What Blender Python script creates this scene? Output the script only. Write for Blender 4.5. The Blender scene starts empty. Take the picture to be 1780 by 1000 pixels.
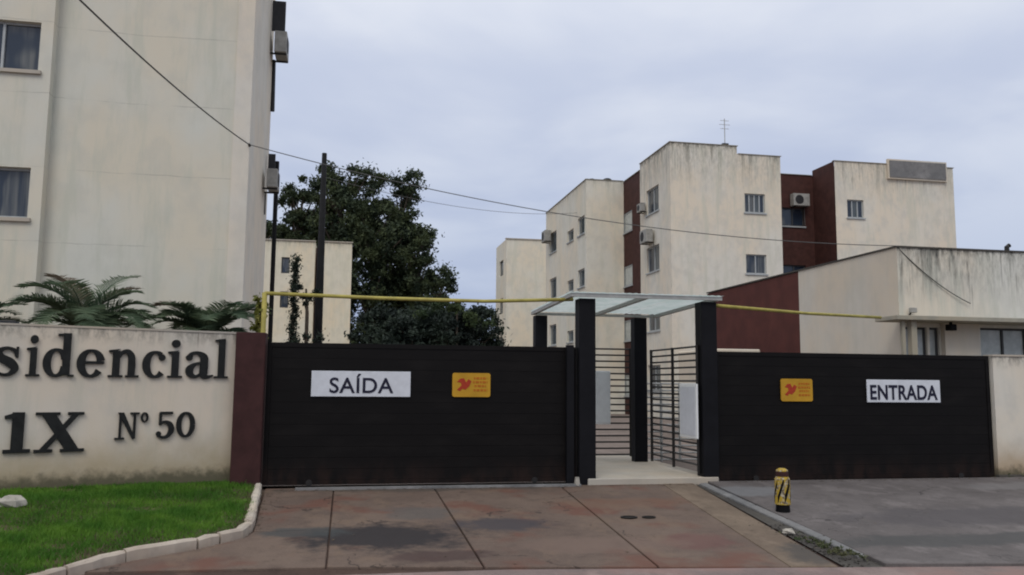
import bpy, bmesh, math, random
import numpy as np
from mathutils import Vector, Matrix
random.seed(7); RNG = np.random.default_rng(11)
sc = bpy.context.scene
C = sc.collection

# ------------------------------------------------------------------ camera
cam_d = bpy.data.cameras.new('camera'); cam = bpy.data.objects.new('camera', cam_d); C.objects.link(cam)
yaw, pit, rol = math.radians(10.8), math.radians(6.4), math.radians(0.5)
fw = Vector((math.sin(yaw)*math.cos(pit), math.cos(yaw)*math.cos(pit), math.sin(pit)))
rt = Vector((math.cos(yaw), -math.sin(yaw), 0)); up = rt.cross(fw)
R_ = rt*math.cos(rol)+up*math.sin(rol); U_ = up*math.cos(rol)-rt*math.sin(rol)
M = Matrix((R_, U_, -fw)).transposed().to_4x4(); M.translation = Vector((0, 0, 1.64))
cam.matrix_world = M
cam_d.sensor_width = 36; cam_d.lens = 29.73; cam_d.clip_start = .1; cam_d.clip_end = 6000
sc.camera = cam
sc.render.resolution_x, sc.render.resolution_y = 1024, 575
sc.view_settings.view_transform = 'Standard'; sc.view_settings.look = 'None'
sc.view_settings.exposure = 0; sc.view_settings.gamma = 1
try: sc.cycles.filter_width = 2.0
except Exception: pass

# ------------------------------------------------------------------ world: overcast sky over a Nishita base
SUN_EL, SUN_AZ = math.radians(48), math.radians(205)      # azimuth measured clockwise from +Y
w = bpy.data.worlds.new('World'); sc.world = w; w.use_nodes = True
nt = w.node_tree; nt.nodes.clear(); N = nt.nodes.new; Lk = nt.links.new
out = N('ShaderNodeOutputWorld'); bg = N('ShaderNodeBackground'); bg.inputs[1].default_value = .1
sky = N('ShaderNodeTexSky'); sky.sky_type = 'NISHITA'; sky.sun_disc = False
sky.sun_elevation = SUN_EL; sky.sun_rotation = SUN_AZ; sky.dust_density = 3
tc = N('ShaderNodeTexCoord'); sep = N('ShaderNodeSeparateXYZ'); Lk(tc.outputs['Generated'], sep.inputs[0])
grad = N('ShaderNodeValToRGB'); Lk(sep.outputs['Z'], grad.inputs[0])
E_ = grad.color_ramp.elements
stops = [(0.0, (3.9, 4.65, 6.5)), (.10, (4.5, 5.2, 7.0)), (.22, (5.7, 6.3, 7.8)), (.38, (7.1, 7.55, 8.7)), (1.0, (12.0, 12.3, 12.9))]
SC = 13.0
E_[0].position = 0; E_[1].position = 1
for p, c in stops[1:-1]: E_.new(p)
for e, (p, c) in zip(E_, stops): e.position = p; e.color = (*[v/SC for v in c], 1)
# cloud deck: direction projected on a plane overhead
addz = N('ShaderNodeMath'); addz.operation = 'ADD'; addz.inputs[1].default_value = .22; Lk(sep.outputs['Z'], addz.inputs[0])
mx = N('ShaderNodeMath'); mx.operation = 'MAXIMUM'; mx.inputs[1].default_value = .08; Lk(addz.outputs[0], mx.inputs[0])
dv = N('ShaderNodeVectorMath'); dv.operation = 'DIVIDE'; Lk(tc.outputs['Generated'], dv.inputs[0])
cb = N('ShaderNodeCombineXYZ')
for i in range(3): Lk(mx.outputs[0], cb.inputs[i])
Lk(cb.outputs[0], dv.inputs[1])
mpv = N('ShaderNodeMapping'); mpv.inputs['Location'].default_value = (3.1, 1.4, 0); mpv.inputs['Rotation'].default_value = (0, 0, .5)
mpv.inputs['Scale'].default_value = (1.0, 1.25, 1); Lk(dv.outputs[0], mpv.inputs[0])
cn = N('ShaderNodeTexNoise'); cn.inputs['Scale'].default_value = 1.6; cn.inputs['Detail'].default_value = 5; cn.inputs['Roughness'].default_value = .47
cn.inputs['Distortion'].default_value = .25; Lk(mpv.outputs[0], cn.inputs['Vector'])
cr = N('ShaderNodeMapRange'); cr.inputs[1].default_value = .33; cr.inputs[2].default_value = .68; cr.inputs[3].default_value = .0; cr.inputs[4].default_value = 1
cr.interpolation_type = 'SMOOTHSTEP'; Lk(cn.outputs[0], cr.inputs[0])
tint = N('ShaderNodeMix'); tint.data_type = 'RGBA'; tint.inputs['A'].default_value = (.86*SC, .885*SC, .94*SC, 1); tint.inputs['B'].default_value = (1.14*SC, 1.12*SC, 1.07*SC, 1)
Lk(cr.outputs[0], tint.inputs['Factor'])
ml = N('ShaderNodeMix'); ml.data_type = 'RGBA'; ml.blend_type = 'MULTIPLY'; ml.inputs['Factor'].default_value = 1
Lk(grad.outputs[0], ml.inputs['A']); Lk(tint.outputs['Result'], ml.inputs['B'])
fin = N('ShaderNodeMix'); fin.data_type = 'RGBA'; fin.inputs['Factor'].default_value = .93
Lk(sky.outputs[0], fin.inputs['A']); Lk(ml.outputs['Result'], fin.inputs['B'])
Lk(fin.outputs['Result'], bg.inputs[0]); Lk(bg.outputs[0], out.inputs[0])

sun_d = bpy.data.lights.new('sun', 'SUN'); sun_d.energy = 1.0; sun_d.angle = math.radians(25); sun_d.color = (1, .95, .87)
sun = bpy.data.objects.new('sun', sun_d); C.objects.link(sun)
sdir = Vector((math.sin(SUN_AZ)*math.cos(SUN_EL), math.cos(SUN_AZ)*math.cos(SUN_EL), math.sin(SUN_EL)))
sun.rotation_euler = sdir.to_track_quat('Z', 'Y').to_euler()

# ------------------------------------------------------------------ materials
class NT:
    def __init__(s, name):
        s.m = bpy.data.materials.new(name); s.m.use_nodes = True; s.t = s.m.node_tree
        s.b = s.t.nodes['Principled BSDF']; s.b.inputs['Specular IOR Level'].default_value = .25
        s.pos = s.t.nodes.new('ShaderNodeNewGeometry').outputs['Position']
    def n(s, k, **kw):
        x = s.t.nodes.new(k)
        for a, v in kw.items(): setattr(x, a, v)
        return x
    def l(s, a, b): s.t.links.new(a, b)
    def noise(s, scale, vec=(1, 1, 1), detail=5, rough=.6, loc=(0, 0, 0)):
        mp = s.n('ShaderNodeMapping'); mp.inputs['Scale'].default_value = vec; mp.inputs['Location'].default_value = loc; s.l(s.pos, mp.inputs[0])
        x = s.n('ShaderNodeTexNoise'); x.inputs['Scale'].default_value = scale; x.inputs['Detail'].default_value = detail; x.inputs['Roughness'].default_value = rough
        s.l(mp.outputs[0], x.inputs['Vector']); return x.outputs[0]
    def rng(s, v, a, b, c=0, d=1, smooth=True):
        x = s.n('ShaderNodeMapRange'); 
        if smooth: x.interpolation_type = 'SMOOTHSTEP'
        for i, q in enumerate((a, b, c, d)): x.inputs[i+1].default_value = q
        s.l(v, x.inputs[0]); return x.outputs[0]
    def mul(s, a, b, op='MULTIPLY'):
        x = s.n('ShaderNodeMath', operation=op)
        for i, q in enumerate((a, b)):
            if isinstance(q, (int, float)): x.inputs[i].default_value = q
            else: s.l(q, x.inputs[i])
        return x.outputs[0]
    def mix(s, f, a, b):
        x = s.n('ShaderNodeMix', data_type='RGBA')
        if isinstance(f, (int, float)): x.inputs['Factor'].default_value = f
        else: s.l(f, x.inputs['Factor'])
        for k, q in (('A', a), ('B', b)):
            if isinstance(q, tuple): x.inputs[k].default_value = (*q, 1)
            else: s.l(q, x.inputs[k])
        return x.outputs['Result']
    def z(s):
        x = s.n('ShaderNodeSeparateXYZ'); s.l(s.pos, x.inputs[0]); return x.outputs['Z']
    def col(s, c, rough=.8, bump=None, bs=.3, bd=.01):
        if isinstance(c, tuple): s.b.inputs['Base Color'].default_value = (*c, 1)
        else: s.l(c, s.b.inputs['Base Color'])
        s.b.inputs['Roughness'].default_value = rough
        if bump is not None:
            x = s.n('ShaderNodeBump'); x.inputs['Strength'].default_value = bs; x.inputs['Distance'].default_value = bd
            s.l(bump, x.inputs['Height']); s.l(x.outputs[0], s.b.inputs['Normal'])
        return s.m

def plaster(name, base, ztop=None, streak=.35, stain=(.12, .12, .10), dirtz=None, drop=1.4, band=None, dirtcol=(.27, .21, .13), patch=.5):
    m = NT(name)
    big = m.noise(.45, (1, 1, .7), 4); mid = m.noise(2.2, (1, 1, .8), 5); fine = m.noise(30, detail=3)
    dark = tuple(v*.80 for v in base); warm = (base[0]*1.05, base[1]*.97, base[2]*.88); grn = (base[0]*.82, base[1]*.84, base[2]*.79)
    c = m.mix(m.rng(big, .35, .65), base, warm)
    c = m.mix(m.mul(m.rng(mid, .42, .7), patch), c, dark)
    vs = m.noise(2.6, (1, 1, .13), 5, .7)                                  # long rain runs
    c = m.mix(m.mul(m.rng(vs, .47, .68), streak), c, grn)
    if band:                                                                # faint pour lines between storeys
        zz = m.z(); wob = m.mul(m.noise(.8, (1, 1, .3)), .12); zz = m.mul(zz, wob, 'ADD')
        fr = m.mul(m.mul(zz, 1/band), 1.0, 'MODULO')
        ln = m.mul(m.rng(fr, .02, .0), m.rng(m.noise(1.1, (1, 1, 2)), .4, .6)); c = m.mix(m.mul(ln, .35), c, stain)
    if ztop is not None:
        g = m.rng(m.z(), ztop-drop, ztop+.05)
        s1 = m.rng(m.noise(5.5, (1, 1, .09), 4, .7), .48, .66)
        s2 = m.rng(m.noise(11, (1, 1, .3), 4, .7), .35, .8)
        c = m.mix(m.mul(m.mul(g, m.mul(s1, s2, 'ADD')), .62), c, stain)
        s3 = m.rng(m.noise(13, (1, 1, .035), 3, .6), .58, .66); lm = m.rng(m.noise(2.1, (1, 1, .02), 2), .45, .58)
        c = m.mix(m.mul(m.mul(m.rng(m.mul(m.z(), m.mul(m.noise(4, (1, 1, .05)), drop*1.1), 'ADD'), ztop-drop*.45, ztop+drop*.5), m.mul(s3, lm)), .75), c, tuple(v*.55 for v in stain))
        edge = m.mul(m.rng(m.z(), ztop-.28, ztop-.02), m.rng(m.noise(6, (1, 1, .6), 5, .7), .42, .6)); c = m.mix(m.mul(edge, .75), c, tuple(v*.7 for v in stain))
    if dirtz is not None:
        g = m.rng(m.mul(m.z(), m.mul(m.noise(3), .5), 'SUBTRACT'), dirtz+.45, dirtz-.35)
        c = m.mix(m.mul(g, .8), c, dirtcol)
        g2 = m.rng(m.mul(m.z(), m.mul(m.noise(9), .3), 'SUBTRACT'), dirtz-.05, dirtz-.25); c = m.mix(m.mul(g2, .8), c, (.05, .05, .03))
    return m.col(c, .9, fine, .25, .006)

def simple(name, c, rough=.6, var=.25, sc_=6, metal=0, spec=None, bump=.1):
    m = NT(name); n1 = m.noise(sc_); k = m.mix(m.rng(n1, .3, .7), c, tuple(v*(1-var) for v in c))
    m.b.inputs['Metallic'].default_value = metal
    if spec is not None: m.b.inputs['Specular IOR Level'].default_value = spec
    return m.col(k, rough, m.noise(sc_*6), bump, .004)

MT = {}
MT['A'] = plaster('weathered grey beige plaster', (.595, .59, .52), None, .6, band=1.4, patch=.35)
MT['Aw'] = plaster('edge plaster', (.64, .61, .54), None, .45)
MT['sign'] = plaster('sign wall plaster', (.62, .58, .51), 2.36, .5, (.34, .31, .26), .30, .3, dirtcol=(.36, .28, .16), patch=.4)
MT['rwall'] = plaster('boundary plaster', (.62, .60, .54), 2.2, .3, (.25, .23, .2), .15, .3, dirtcol=(.36, .25, .14))
MT['B'] = plaster('cream tower plaster', (.675, .64, .56), 13.0, .75, (.24, .23, .19), None, 2.8, patch=.6)
MT['B2'] = plaster('far cream plaster', (.68, .65, .56), 13.0, .55, (.33, .31, .25), None, 1.0)
MT['E'] = plaster('background block plaster', (.69, .64, .51), 12.0, .5, (.38, .36, .28), None, .8)
MT['Cs'] = plaster('guardhouse side plaster', (.58, .54, .465), None, .3, patch=.3)
MT['Cf'] = plaster('guardhouse front plaster', (.63, .62, .56), 4.8, .8, (.075, .075, .068), None, 1.7)
MT['slab'] = plaster('stained concrete slab', (.34, .325, .27), None, .3, patch=1.0)
MT['red'] = simple('dark red paint', (.072, .028, .022), .8, .35, 3)
MT['redC'] = simple('brick red paint', (.098, .030, .023), .8, .25, 2)
MT['pillar'] = simple('dark maroon paint', (.055, .021, .020), .8, .35, 5)
m = NT('gate sheet paint'); d_ = m.mul(m.rng(m.mul(m.z(), m.mul(m.noise(2.5), .5), 'SUBTRACT'), .25, -.3), m.rng(m.noise(7, (1, 1, .3), 5), .3, .65))
MT['gate'] = m.col(m.mix(m.mul(d_, .4), m.mix(m.rng(m.noise(1.6, (1, 1, 2.5), 5), .45, .75), (.0058, .0050, .0049), (.0090, .0078, .0074)), (.045, .024, .018)), .55, m.noise(1.3), .3, .01); m.b.inputs['Specular IOR Level'].default_value = .12
MT['black'] = simple('black gate paint', (.0052, .005, .0055), .6, .3, 3, spec=.10)
MT['postblack'] = simple('black post paint', (.009, .009, .011), .6, .3, 3, spec=.12)
MT['bar'] = simple('dark steel bar', (.025, .023, .022), .5, .3, 8)
MT['steel'] = simple('pale steel', (.42, .42, .40), .5, .2, 8)
MT['glassdark'] = simple('dark window glass', (.022, .034, .055), .12, .4, .8, spec=.5, bump=.0)
m = NT('dark window glass with curtain'); f_ = m.mul(m.rng(m.noise(.9, (1, 1, .5), 2), .50, .56), m.rng(m.noise(9, (1, 1, .05), 3), .3, .7))
MT['glassdark'] = m.col(m.mix(f_, (.020, .031, .050), (.13, .135, .13)), .12); m.b.inputs['Specular IOR Level'].default_value = .5
MT['glassgrey'] = simple('grey window glass', (.10, .12, .13), .15, .4, .8, spec=.5, bump=.0)
MT['glasspale'] = simple('pale curtained glass', (.50, .53, .50), .2, .25, 5, spec=.5, bump=.0)
MT['frame'] = simple('aluminium frame', (.40, .42, .42), .4, .15, 8)
MT['framed'] = simple('dark window frame', (.06, .06, .06), .5, .15, 8)
MT['yellow'] = simple('yellow pipe paint', (.42, .36, .09), .6, .35, 4)
MT['amber'] = simple('amber yellow paint', (.50, .27, .02), .5, .2, 4)
m = NT('scuffed bollard yellow'); MT['byel'] = m.col(m.mix(m.rng(m.noise(16, detail=6, rough=.7), .48, .58), (.40, .27, .03), m.mix(m.rng(m.noise(30), .4, .6), (.07, .045, .03), (.45, .40, .30))), .75, m.noise(60), .4, .004)
MT['white'] = simple('sign white', (.62, .64, .68), .5, .1, 10)
MT['ink'] = simple('sign ink', (.012, .012, .03), .5, .1, 10)
MT['redink'] = simple('red print', (.38, .04, .015), .5, .2, 20)
MT['orangeink'] = simple('orange print', (.45, .13, .01), .5, .2, 20)
MT['letter'] = simple('black cutout letter', (.015, .016, .015), .6, .5, 12)
MT['ac'] = simple('ac casing', (.36, .35, .32), .5, .3, 6)
MT['acdark'] = simple('ac grille', (.03, .03, .032), .6, .3, 6)
MT['panel'] = simple('white box', (.78, .79, .78), .5, .1, 5)
MT['bark'] = simple('bark', (.10, .08, .06), .9, .5, 6, bump=.6)
MT['pole'] = simple('tarred pole', (.009, .009, .010), .8, .4, 4)
MT['kerb'] = plaster('whitewashed kerb', (.60, .55, .47), None, .3, patch=1.6, dirtz=-.42, dirtcol=(.20, .12, .08))
MT['step'] = plaster('pale concrete', (.42, .39, .34), None, .2)
MT['wire'] = simple('cable sheath', (.10, .10, .095), .6, .1)
MT['stone'] = simple('pale stone', (.45, .42, .36), .9, .4, 9, bump=.6)
MT['fruit'] = simple('dark manhole', (.02, .018, .016), .9)  # even near-black colour of the two round covers in the driveway

def leafmat(name, a, b, trans=.25, sc_=1.2):
    m = NT(name); c = m.mix(m.rng(m.noise(sc_, detail=3), .35, .68), a, b); m.col(c, .7)
    m.b.inputs['Subsurface Weight'].default_value = 0
    tr = m.n('ShaderNodeBsdfTranslucent'); m.l(c, tr.inputs[0]) if not isinstance(c, tuple) else None
    mxs = m.n('ShaderNodeMixShader'); mxs.inputs[0].default_value = trans
    m.l(m.b.outputs[0], mxs.inputs[1]); m.l(tr.outputs[0], mxs.inputs[2]); m.l(mxs.outputs[0], m.t.nodes['Material Output'].inputs[0]); return m.m
MT['teal'] = leafmat('translucent roof sheet', (.45, .52, .49), (.56, .60, .58), .65, 3)
MT['euc'] = leafmat('eucalyptus leaves', (.026, .040, .024), (.070, .088, .036), .2, .5)
MT['hedge'] = leafmat('hedge leaves', (.016, .024, .020), (.030, .044, .028), .15, .6)
MT['hedgetop'] = leafmat('bright shrub leaves', (.028, .048, .022), (.062, .085, .03), .2, .9)
MT['palm'] = leafmat('palm fronds', (.06, .095, .055), (.12, .16, .09), .25, 2)
MT['palmdry'] = leafmat('dry palm fronds', (.10, .075, .05), (.15, .12, .08), .2, 2)
MT['vine'] = leafmat('yellow green leaves', (.10, .12, .02), (.22, .21, .05), .25, 4)
MT['grassm'] = leafmat('grass blades', (.055, .155, .016), (.13, .26, .03), .3, 1.9)
MT['weed'] = leafmat('weeds', (.04, .06, .02), (.10, .10, .05), .2, 4)

# --- ground materials
def ground_mat(name, base, alt, stains=(), rough=.85, red=None, sc1=.7, cracks=False, dustc=None):
    m = NT(name)
    c = m.mix(m.rng(m.noise(sc1, detail=5), .35, .65), base, alt)
    c = m.mix(m.mul(m.rng(m.noise(4, detail=6, rough=.7), .45, .75), .6), c, tuple(v*.62 for v in base))
    c = m.mix(m.mul(m.rng(m.noise(42, detail=3, rough=.7), .52, .78), .5), c, tuple(min(1, v*1.6) for v in alt))
    if red: c = m.mix(m.mul(m.rng(m.noise(.9, detail=3, loc=(4, 2, 0)), .50, .68), .8), c, red)
    if cracks:
        vo = m.n('ShaderNodeTexVoronoi', feature='DISTANCE_TO_EDGE'); vo.inputs['Scale'].default_value = .55
        wv = m.n('ShaderNodeVectorMath', operation='ADD'); ns = m.n('ShaderNodeTexNoise'); ns.inputs['Scale'].default_value = 2.5; ns.inputs['Detail'].default_value = 6; m.l(m.pos, ns.inputs['Vector']); m.l(m.pos, wv.inputs[0]); m.l(ns.outputs['Color'], wv.inputs[1]); m.l(wv.outputs[0], vo.inputs['Vector'])
        ck = m.mul(m.rng(vo.outputs['Distance'], .012, .003), m.rng(m.noise(.8, loc=(9, 3, 0)), .50, .58)); c = m.mix(m.mul(ck, .85), c, tuple(v*.3 for v in base))
    sp = m.rng(m.noise(110, detail=2, rough=.5), .64, .72); c = m.mix(m.mul(sp, .7), c, tuple(v*.35 for v in base))
    dust = m.mul(m.rng(m.noise(1.7, (1, .6, 1), 6, .7, (7, 1, 0)), .50, .66), .7); c = m.mix(dust, c, dustc or tuple(min(1, v*1.35) for v in alt))
    for (x, y, rx, ry, col, k) in stains:                                   # spills and tyre marks with a shape of their own
        mp = m.n('ShaderNodeMapping'); mp.vector_type = 'POINT'
        mp.inputs['Location'].default_value = (-x/rx, -y/ry, 0); mp.inputs['Scale'].default_value = (1/rx, 1/ry, 0); m.l(m.pos, mp.inputs[0])
        ln = m.n('ShaderNodeVectorMath', operation='LENGTH'); m.l(mp.outputs[0], ln.inputs[0])
        v = m.mul(ln.outputs['Value'], m.mul(m.noise(2.6, detail=8, rough=.68, loc=(x, y, 0)), 1.5), 'ADD')
        c = m.mix(m.mul(m.rng(v, 1.72, 1.25), k), c, col)
    return m.col(c, rough, m.noise(60, detail=4), .35, .006)
oil = (.022, .020, .022)
ST = [(.45, 10.25, 1.30, .85, oil, .93), (-.45, 10.55, .6, .35, (.05, .055, .055), .8), (1.95, 10.75, .9, .45, (.05, .045, .05), .85), (.95, 11.6, .6, .6, (.09, .085, .08), .6),
      (1.0, 9.3, .8, .3, (.05, .03, .028), .75), (5.2, 8.9, .5, .6, (.06, .055, .05), .8), (4.1, 9.6, .6, .5, (.13, .058, .052), .55), (4.0, 12.0, 1.2, .5, (.16, .10, .068), .5), (2.9, 9.6, 1.3, .5, (.16, .11, .088), .5),
      (1.2, 13.4, 3.0, .3, (.07, .06, .05), .7)]
MT['drive'] = ground_mat('worn red brown concrete', (.112, .080, .064), (.148, .107, .083), ST, .8, (.135, .060, .042), cracks=True, dustc=(.165, .115, .082))
MT['drive2'] = ground_mat('tan concrete edge', (.135, .10, .073), (.165, .125, .09), ST, .8)
MT['bed'] = ground_mat('red soil bed', (.05, .030, .024), (.08, .05, .038))
MT['road'] = ground_mat('dusty pink road', (.18, .14, .13), (.21, .16, .145), (), .85, (.25, .16, .14))
MT['conc'] = ground_mat('grey driveway concrete', (.098, .086, .082), (.132, .117, .112), [(8.6, 10.4, 2.6, .8, (.07, .063, .065), .7), (7.6, 9.2, 3.0, .4, (.06, .06, .058), .8), (11.5, 12.6, 2.0, .5, (.17, .16, .155), .6), (6.2, 12.6, .8, .6, (.18, .185, .19), .6)], .8, cracks=True)
MT['yard'] = ground_mat('yard paving', (.15, .12, .10), (.19, .15, .13))
MT['earth'] = ground_mat('earth', (.13, .085, .06), (.17, .12, .08))
MT['soil'] = ground_mat('lawn soil', (.045, .045, .018), (.085, .065, .035))
MT['gutter'] = ground_mat('gutter debris', (.05, .045, .04), (.075, .068, .058))
MT['kerbgrey'] = ground_mat('grey kerb', (.15, .15, .15), (.20, .195, .19))

# ------------------------------------------------------------------ building blocks
def tagp(o, label=None, cat=None, group=None, kind=None):
    if label: o['label'] = label
    if cat: o['category'] = cat
    if group: o['group'] = group
    if kind: o['kind'] = kind
    return o
def empty(name, loc, label=None, cat=None, group=None, kind=None):
    o = bpy.data.objects.new(name, None); o.location = loc; o.empty_display_size = .1; C.objects.link(o); return tagp(o, label, cat, group, kind)
def wloc(o):
    v = Vector((0, 0, 0))
    while o is not None: v += Vector(o.location); o = o.parent
    return v
class MB:
    def __init__(s): s.v = []; s.f = []; s.mi = []; s.cur = 0
    def quad(s, *p): s.poly(p)
    def poly(s, p):
        b = len(s.v); s.v += [tuple(q) for q in p]; s.f.append(tuple(range(b, b+len(p)))); s.mi.append(s.cur)
    def faces(s, vs, fs):
        b = len(s.v); s.v += [tuple(q) for q in vs]; s.f += [tuple(i+b for i in f) for f in fs]; s.mi += [s.cur]*len(fs)
    def box(s, x0, y0, z0, x1, y1, z1):
        v = [(x, y, z) for z in (z0, z1) for y in (y0, y1) for x in (x0, x1)]
        s.faces(v, [(0, 2, 3, 1), (4, 5, 7, 6), (0, 1, 5, 4), (2, 6, 7, 3), (0, 4, 6, 2), (1, 3, 7, 5)])
    def prism(s, pts, a, thick, ax):     # pts on a plane, a = function(u, v, d)
        n = len(pts); v = [ax(u, w_, a) for u, w_ in pts]+[ax(u, w_, a+thick) for u, w_ in pts]
        s.faces(v, [tuple(range(n)), tuple(range(2*n-1, n-1, -1))]+[(i, (i+1) % n, n+(i+1) % n, n+i) for i in range(n)])
    def tube(s, pts, r, n=6, cap=True):
        pts = [Vector(p) for p in pts]; rs = r if isinstance(r, (list, tuple)) else [r]*len(pts)
        b = len(s.v)
        for i, p in enumerate(pts):
            t = (pts[min(i+1, len(pts)-1)]-pts[max(i-1, 0)]).normalized()
            a = t.orthogonal().normalized() if abs(t.z) > .9 else t.cross(Vector((0, 0, 1))).normalized()
            if abs(t.z) > .9: a = (Vector((1, 0, 0))-t*t.x).normalized()
            c_ = t.cross(a)
            for k in range(n): q = p+(a*math.cos(2*math.pi*k/n)+c_*math.sin(2*math.pi*k/n))*rs[i]; s.v.append(tuple(q))
        for i in range(len(pts)-1):
            for k in range(n): s.f.append((b+i*n+k, b+i*n+(k+1) % n, b+(i+1)*n+(k+1) % n, b+(i+1)*n+k)); s.mi.append(s.cur)
        if cap:
            s.f.append(tuple(b+k for k in range(n))[::-1]); s.f.append(tuple(b+(len(pts)-1)*n+k for k in range(n))); s.mi += [s.cur]*2
    def build(s, name, mat, parent=None, base=None, smooth=False, bevel=0, **tg):
        off = wloc(parent) if parent is not None else Vector(base or (0, 0, 0))
        me = bpy.data.meshes.new(name); me.from_pydata([(x-off.x, y-off.y, z-off.z) for x, y, z in s.v], [], s.f)
        mats = mat if isinstance(mat, list) else [mat]
        for q in mats: me.materials.append(MT[q])
        if len(mats) > 1: me.polygons.foreach_set('material_index', s.mi)
        bm = bmesh.new(); bm.from_mesh(me)
        bmesh.ops.recalc_face_normals(bm, faces=bm.faces)
        if bevel: bmesh.ops.remove_doubles(bm, verts=bm.verts, dist=1e-5); bmesh.ops.bevel(bm, geom=list(bm.edges), offset=bevel, segments=1, affect='EDGES')
        bm.to_mesh(me); bm.free()
        if smooth: me.polygons.foreach_set('use_smooth', [True]*len(me.polygons))
        o = bpy.data.objects.new(name, me); C.objects.link(o)
        if parent is not None: o.parent = parent
        else: o.location = off
        return tagp(o, **tg)
def inst(src, parent, world):
    o = src.copy(); C.objects.link(o); o.parent = parent; o.location = Vector(world)-wloc(parent) if parent is not None else Vector(world); return o
def box(name, mat, x0, y0, z0, x1, y1, z1, parent=None, bevel=0, **tg):
    m = MB(); m.box(x0, y0, z0, x1, y1, z1); return m.build(name, mat, parent, base=((x0+x1)/2, (y0+y1)/2, z0), bevel=bevel, **tg)

def facade(mb, P, u, w_, z0, z1, holes=(), depth=.16, n=None):
    """wall face from P along unit u (2-D), width w_, with reveals; n = outward normal (2-D)"""
    us = sorted({0, w_, *[h[0] for h in holes], *[h[1] for h in holes]}); zs = sorted({z0, z1, *[h[2] for h in holes], *[h[3] for h in holes]})
    pt = lambda a, z, d=0: (P[0]+u[0]*a-n[0]*d, P[1]+u[1]*a-n[1]*d, z)
    for i in range(len(us)-1):
        for j in range(len(zs)-1):
            cu, cz = (us[i]+us[i+1])/2, (zs[j]+zs[j+1])/2
            if any(h[0] < cu < h[1] and h[2] < cz < h[3] for h in holes): continue
            mb.quad(pt(us[i], zs[j]), pt(us[i+1], zs[j]), pt(us[i+1], zs[j+1]), pt(us[i], zs[j+1]))
    for a, b, c, d in [h[:4] for h in holes]:
        mb.quad(pt(a, c), pt(b, c), pt(b, c, depth), pt(a, c, depth)); mb.quad(pt(a, d), pt(b, d), pt(b, d, depth), pt(a, d, depth))
        mb.quad(pt(a, c), pt(a, d), pt(a, d, depth), pt(a, c, depth)); mb.quad(pt(b, c), pt(b, d), pt(b, d, depth), pt(b, c, depth))
def window(root, P, u, n, h, depth=.16, frame='frame', pane='glassdark', panes=2, fr=.05, sill=True, label=None):
    a, b, c, d = h
    pt = lambda s_, z, q=0: (P[0]+u[0]*s_-n[0]*q, P[1]+u[1]*s_-n[1]*q, z)
    def bx(mb, s0, s1, z0, z1, q0, q1):
        v = [pt(s_, z, q) for z in (z0, z1) for q in (q0, q1) for s_ in (s0, s1)]
        mb.faces(v, [(0, 2, 3, 1), (4, 5, 7, 6), (0, 1, 5, 4), (2, 6, 7, 3), (0, 4, 6, 2), (1, 3, 7, 5)])
    f = MB(); q0, q1 = depth-.07, depth
    bx(f, a, b, c, c+fr, q0, q1); bx(f, a, b, d-fr, d, q0, q1); bx(f, a, a+fr, c+fr, d-fr, q0, q1); bx(f, b-fr, b, c+fr, d-fr, q0, q1)
    for k in range(1, panes): m_ = a+(b-a)*k/panes; bx(f, m_-fr/2, m_+fr/2, c+fr, d-fr, q0-.01, q1)
    wo = f.build('window', frame, root); 
    if label: wo['label'] = label
    for k in range(panes):
        g = MB(); s0 = a+(b-a)*k/panes+fr*.6; s1 = a+(b-a)*(k+1)/panes-fr*.6; dq = .012*(k % 2)
        bx(g, s0, s1, c+fr, d-fr, q1-.045+dq, q1-.035+dq); g.build('pane', pane if isinstance(pane, str) else pane[k % len(pane)], wo)
    if sill:
        g = MB(); bx(g, a-.06, b+.06, c-.07, c-.002, -.06, depth-.08); g.build('sill', 'frame' if sill is True else sill, wo)
    return wo

# ------------------------------------------------------------------ ground, road, driveways
def sl(y): return -.05*(13.6-y) if y < 13.6 else 0.0
m = MB(); ys = [-80, 0, 8.2, 13.6, 30, 200, 2500]; zs = [-.34, -.34, -.34, -.05, -.02, -.02, -.02]
for i in range(len(ys)-1):
    m.quad((-1500, ys[i], zs[i]), (1500, ys[i], zs[i]), (1500, ys[i+1], zs[i+1]), (-1500, ys[i+1], zs[i+1]))
m.build('ground', 'earth', kind='structure')
def edge_y(x): return 9.2-(x+1.68)*.12                                       # road edge runs slightly askew
m = MB(); xs = np.linspace(-40, 50, 31)
for a, b in zip(xs[:-1], xs[1:]): m.quad((a, -6, -.27), (b, -6, -.27), (b, edge_y(b), -.27), (a, edge_y(a), -.27))
m.build('road', 'road', kind='structure')
m = MB(); m.quad((-12, 13.9, .0), (40, 13.9, 0), (40, 120, 0), (-12, 120, 0)); m.build('paved_yard', 'yard', kind='structure')

KERB = [(-1.30, 13.60), (-1.22, 12.3), (-1.13, 10.85), (-1.20, 10.45), (-1.60, 10.02), (-2.23, 9.55), (-2.62, 9.0), (-3.1, 8.3), (-4.2, 7.6), (-7, 7.3)]
m = MB(); B_ = [(-1.2, 13.62), (6.0, 13.62), (5.6, edge_y(5.6)+.02), (-2.6, 9.0), (-1.6, 9.9), (-1.15, 10.5)]
m.poly([(x, y, sl(y)-.03) for x, y in B_][::-1]); drv = m.build('driveway', 'bed', base=(2, 11, -.2), kind='structure')
def slab(poly, mat, parent, th=.05, z=0.0, name='slab'):
    mb = MB(); top = [(x, y, sl(y)+z) for x, y in poly]; bot = [(x, y, sl(y)+z-th) for x, y in poly]; n_ = len(poly)
    mb.faces(top+bot, [tuple(range(n_)), tuple(range(2*n_-1, n_-1, -1))]+[(i, (i+1) % n_, n_+(i+1) % n_, n_+i) for i in range(n_)])
    return mb.build(name, mat, parent, bevel=.008)
g_ = .011
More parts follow.
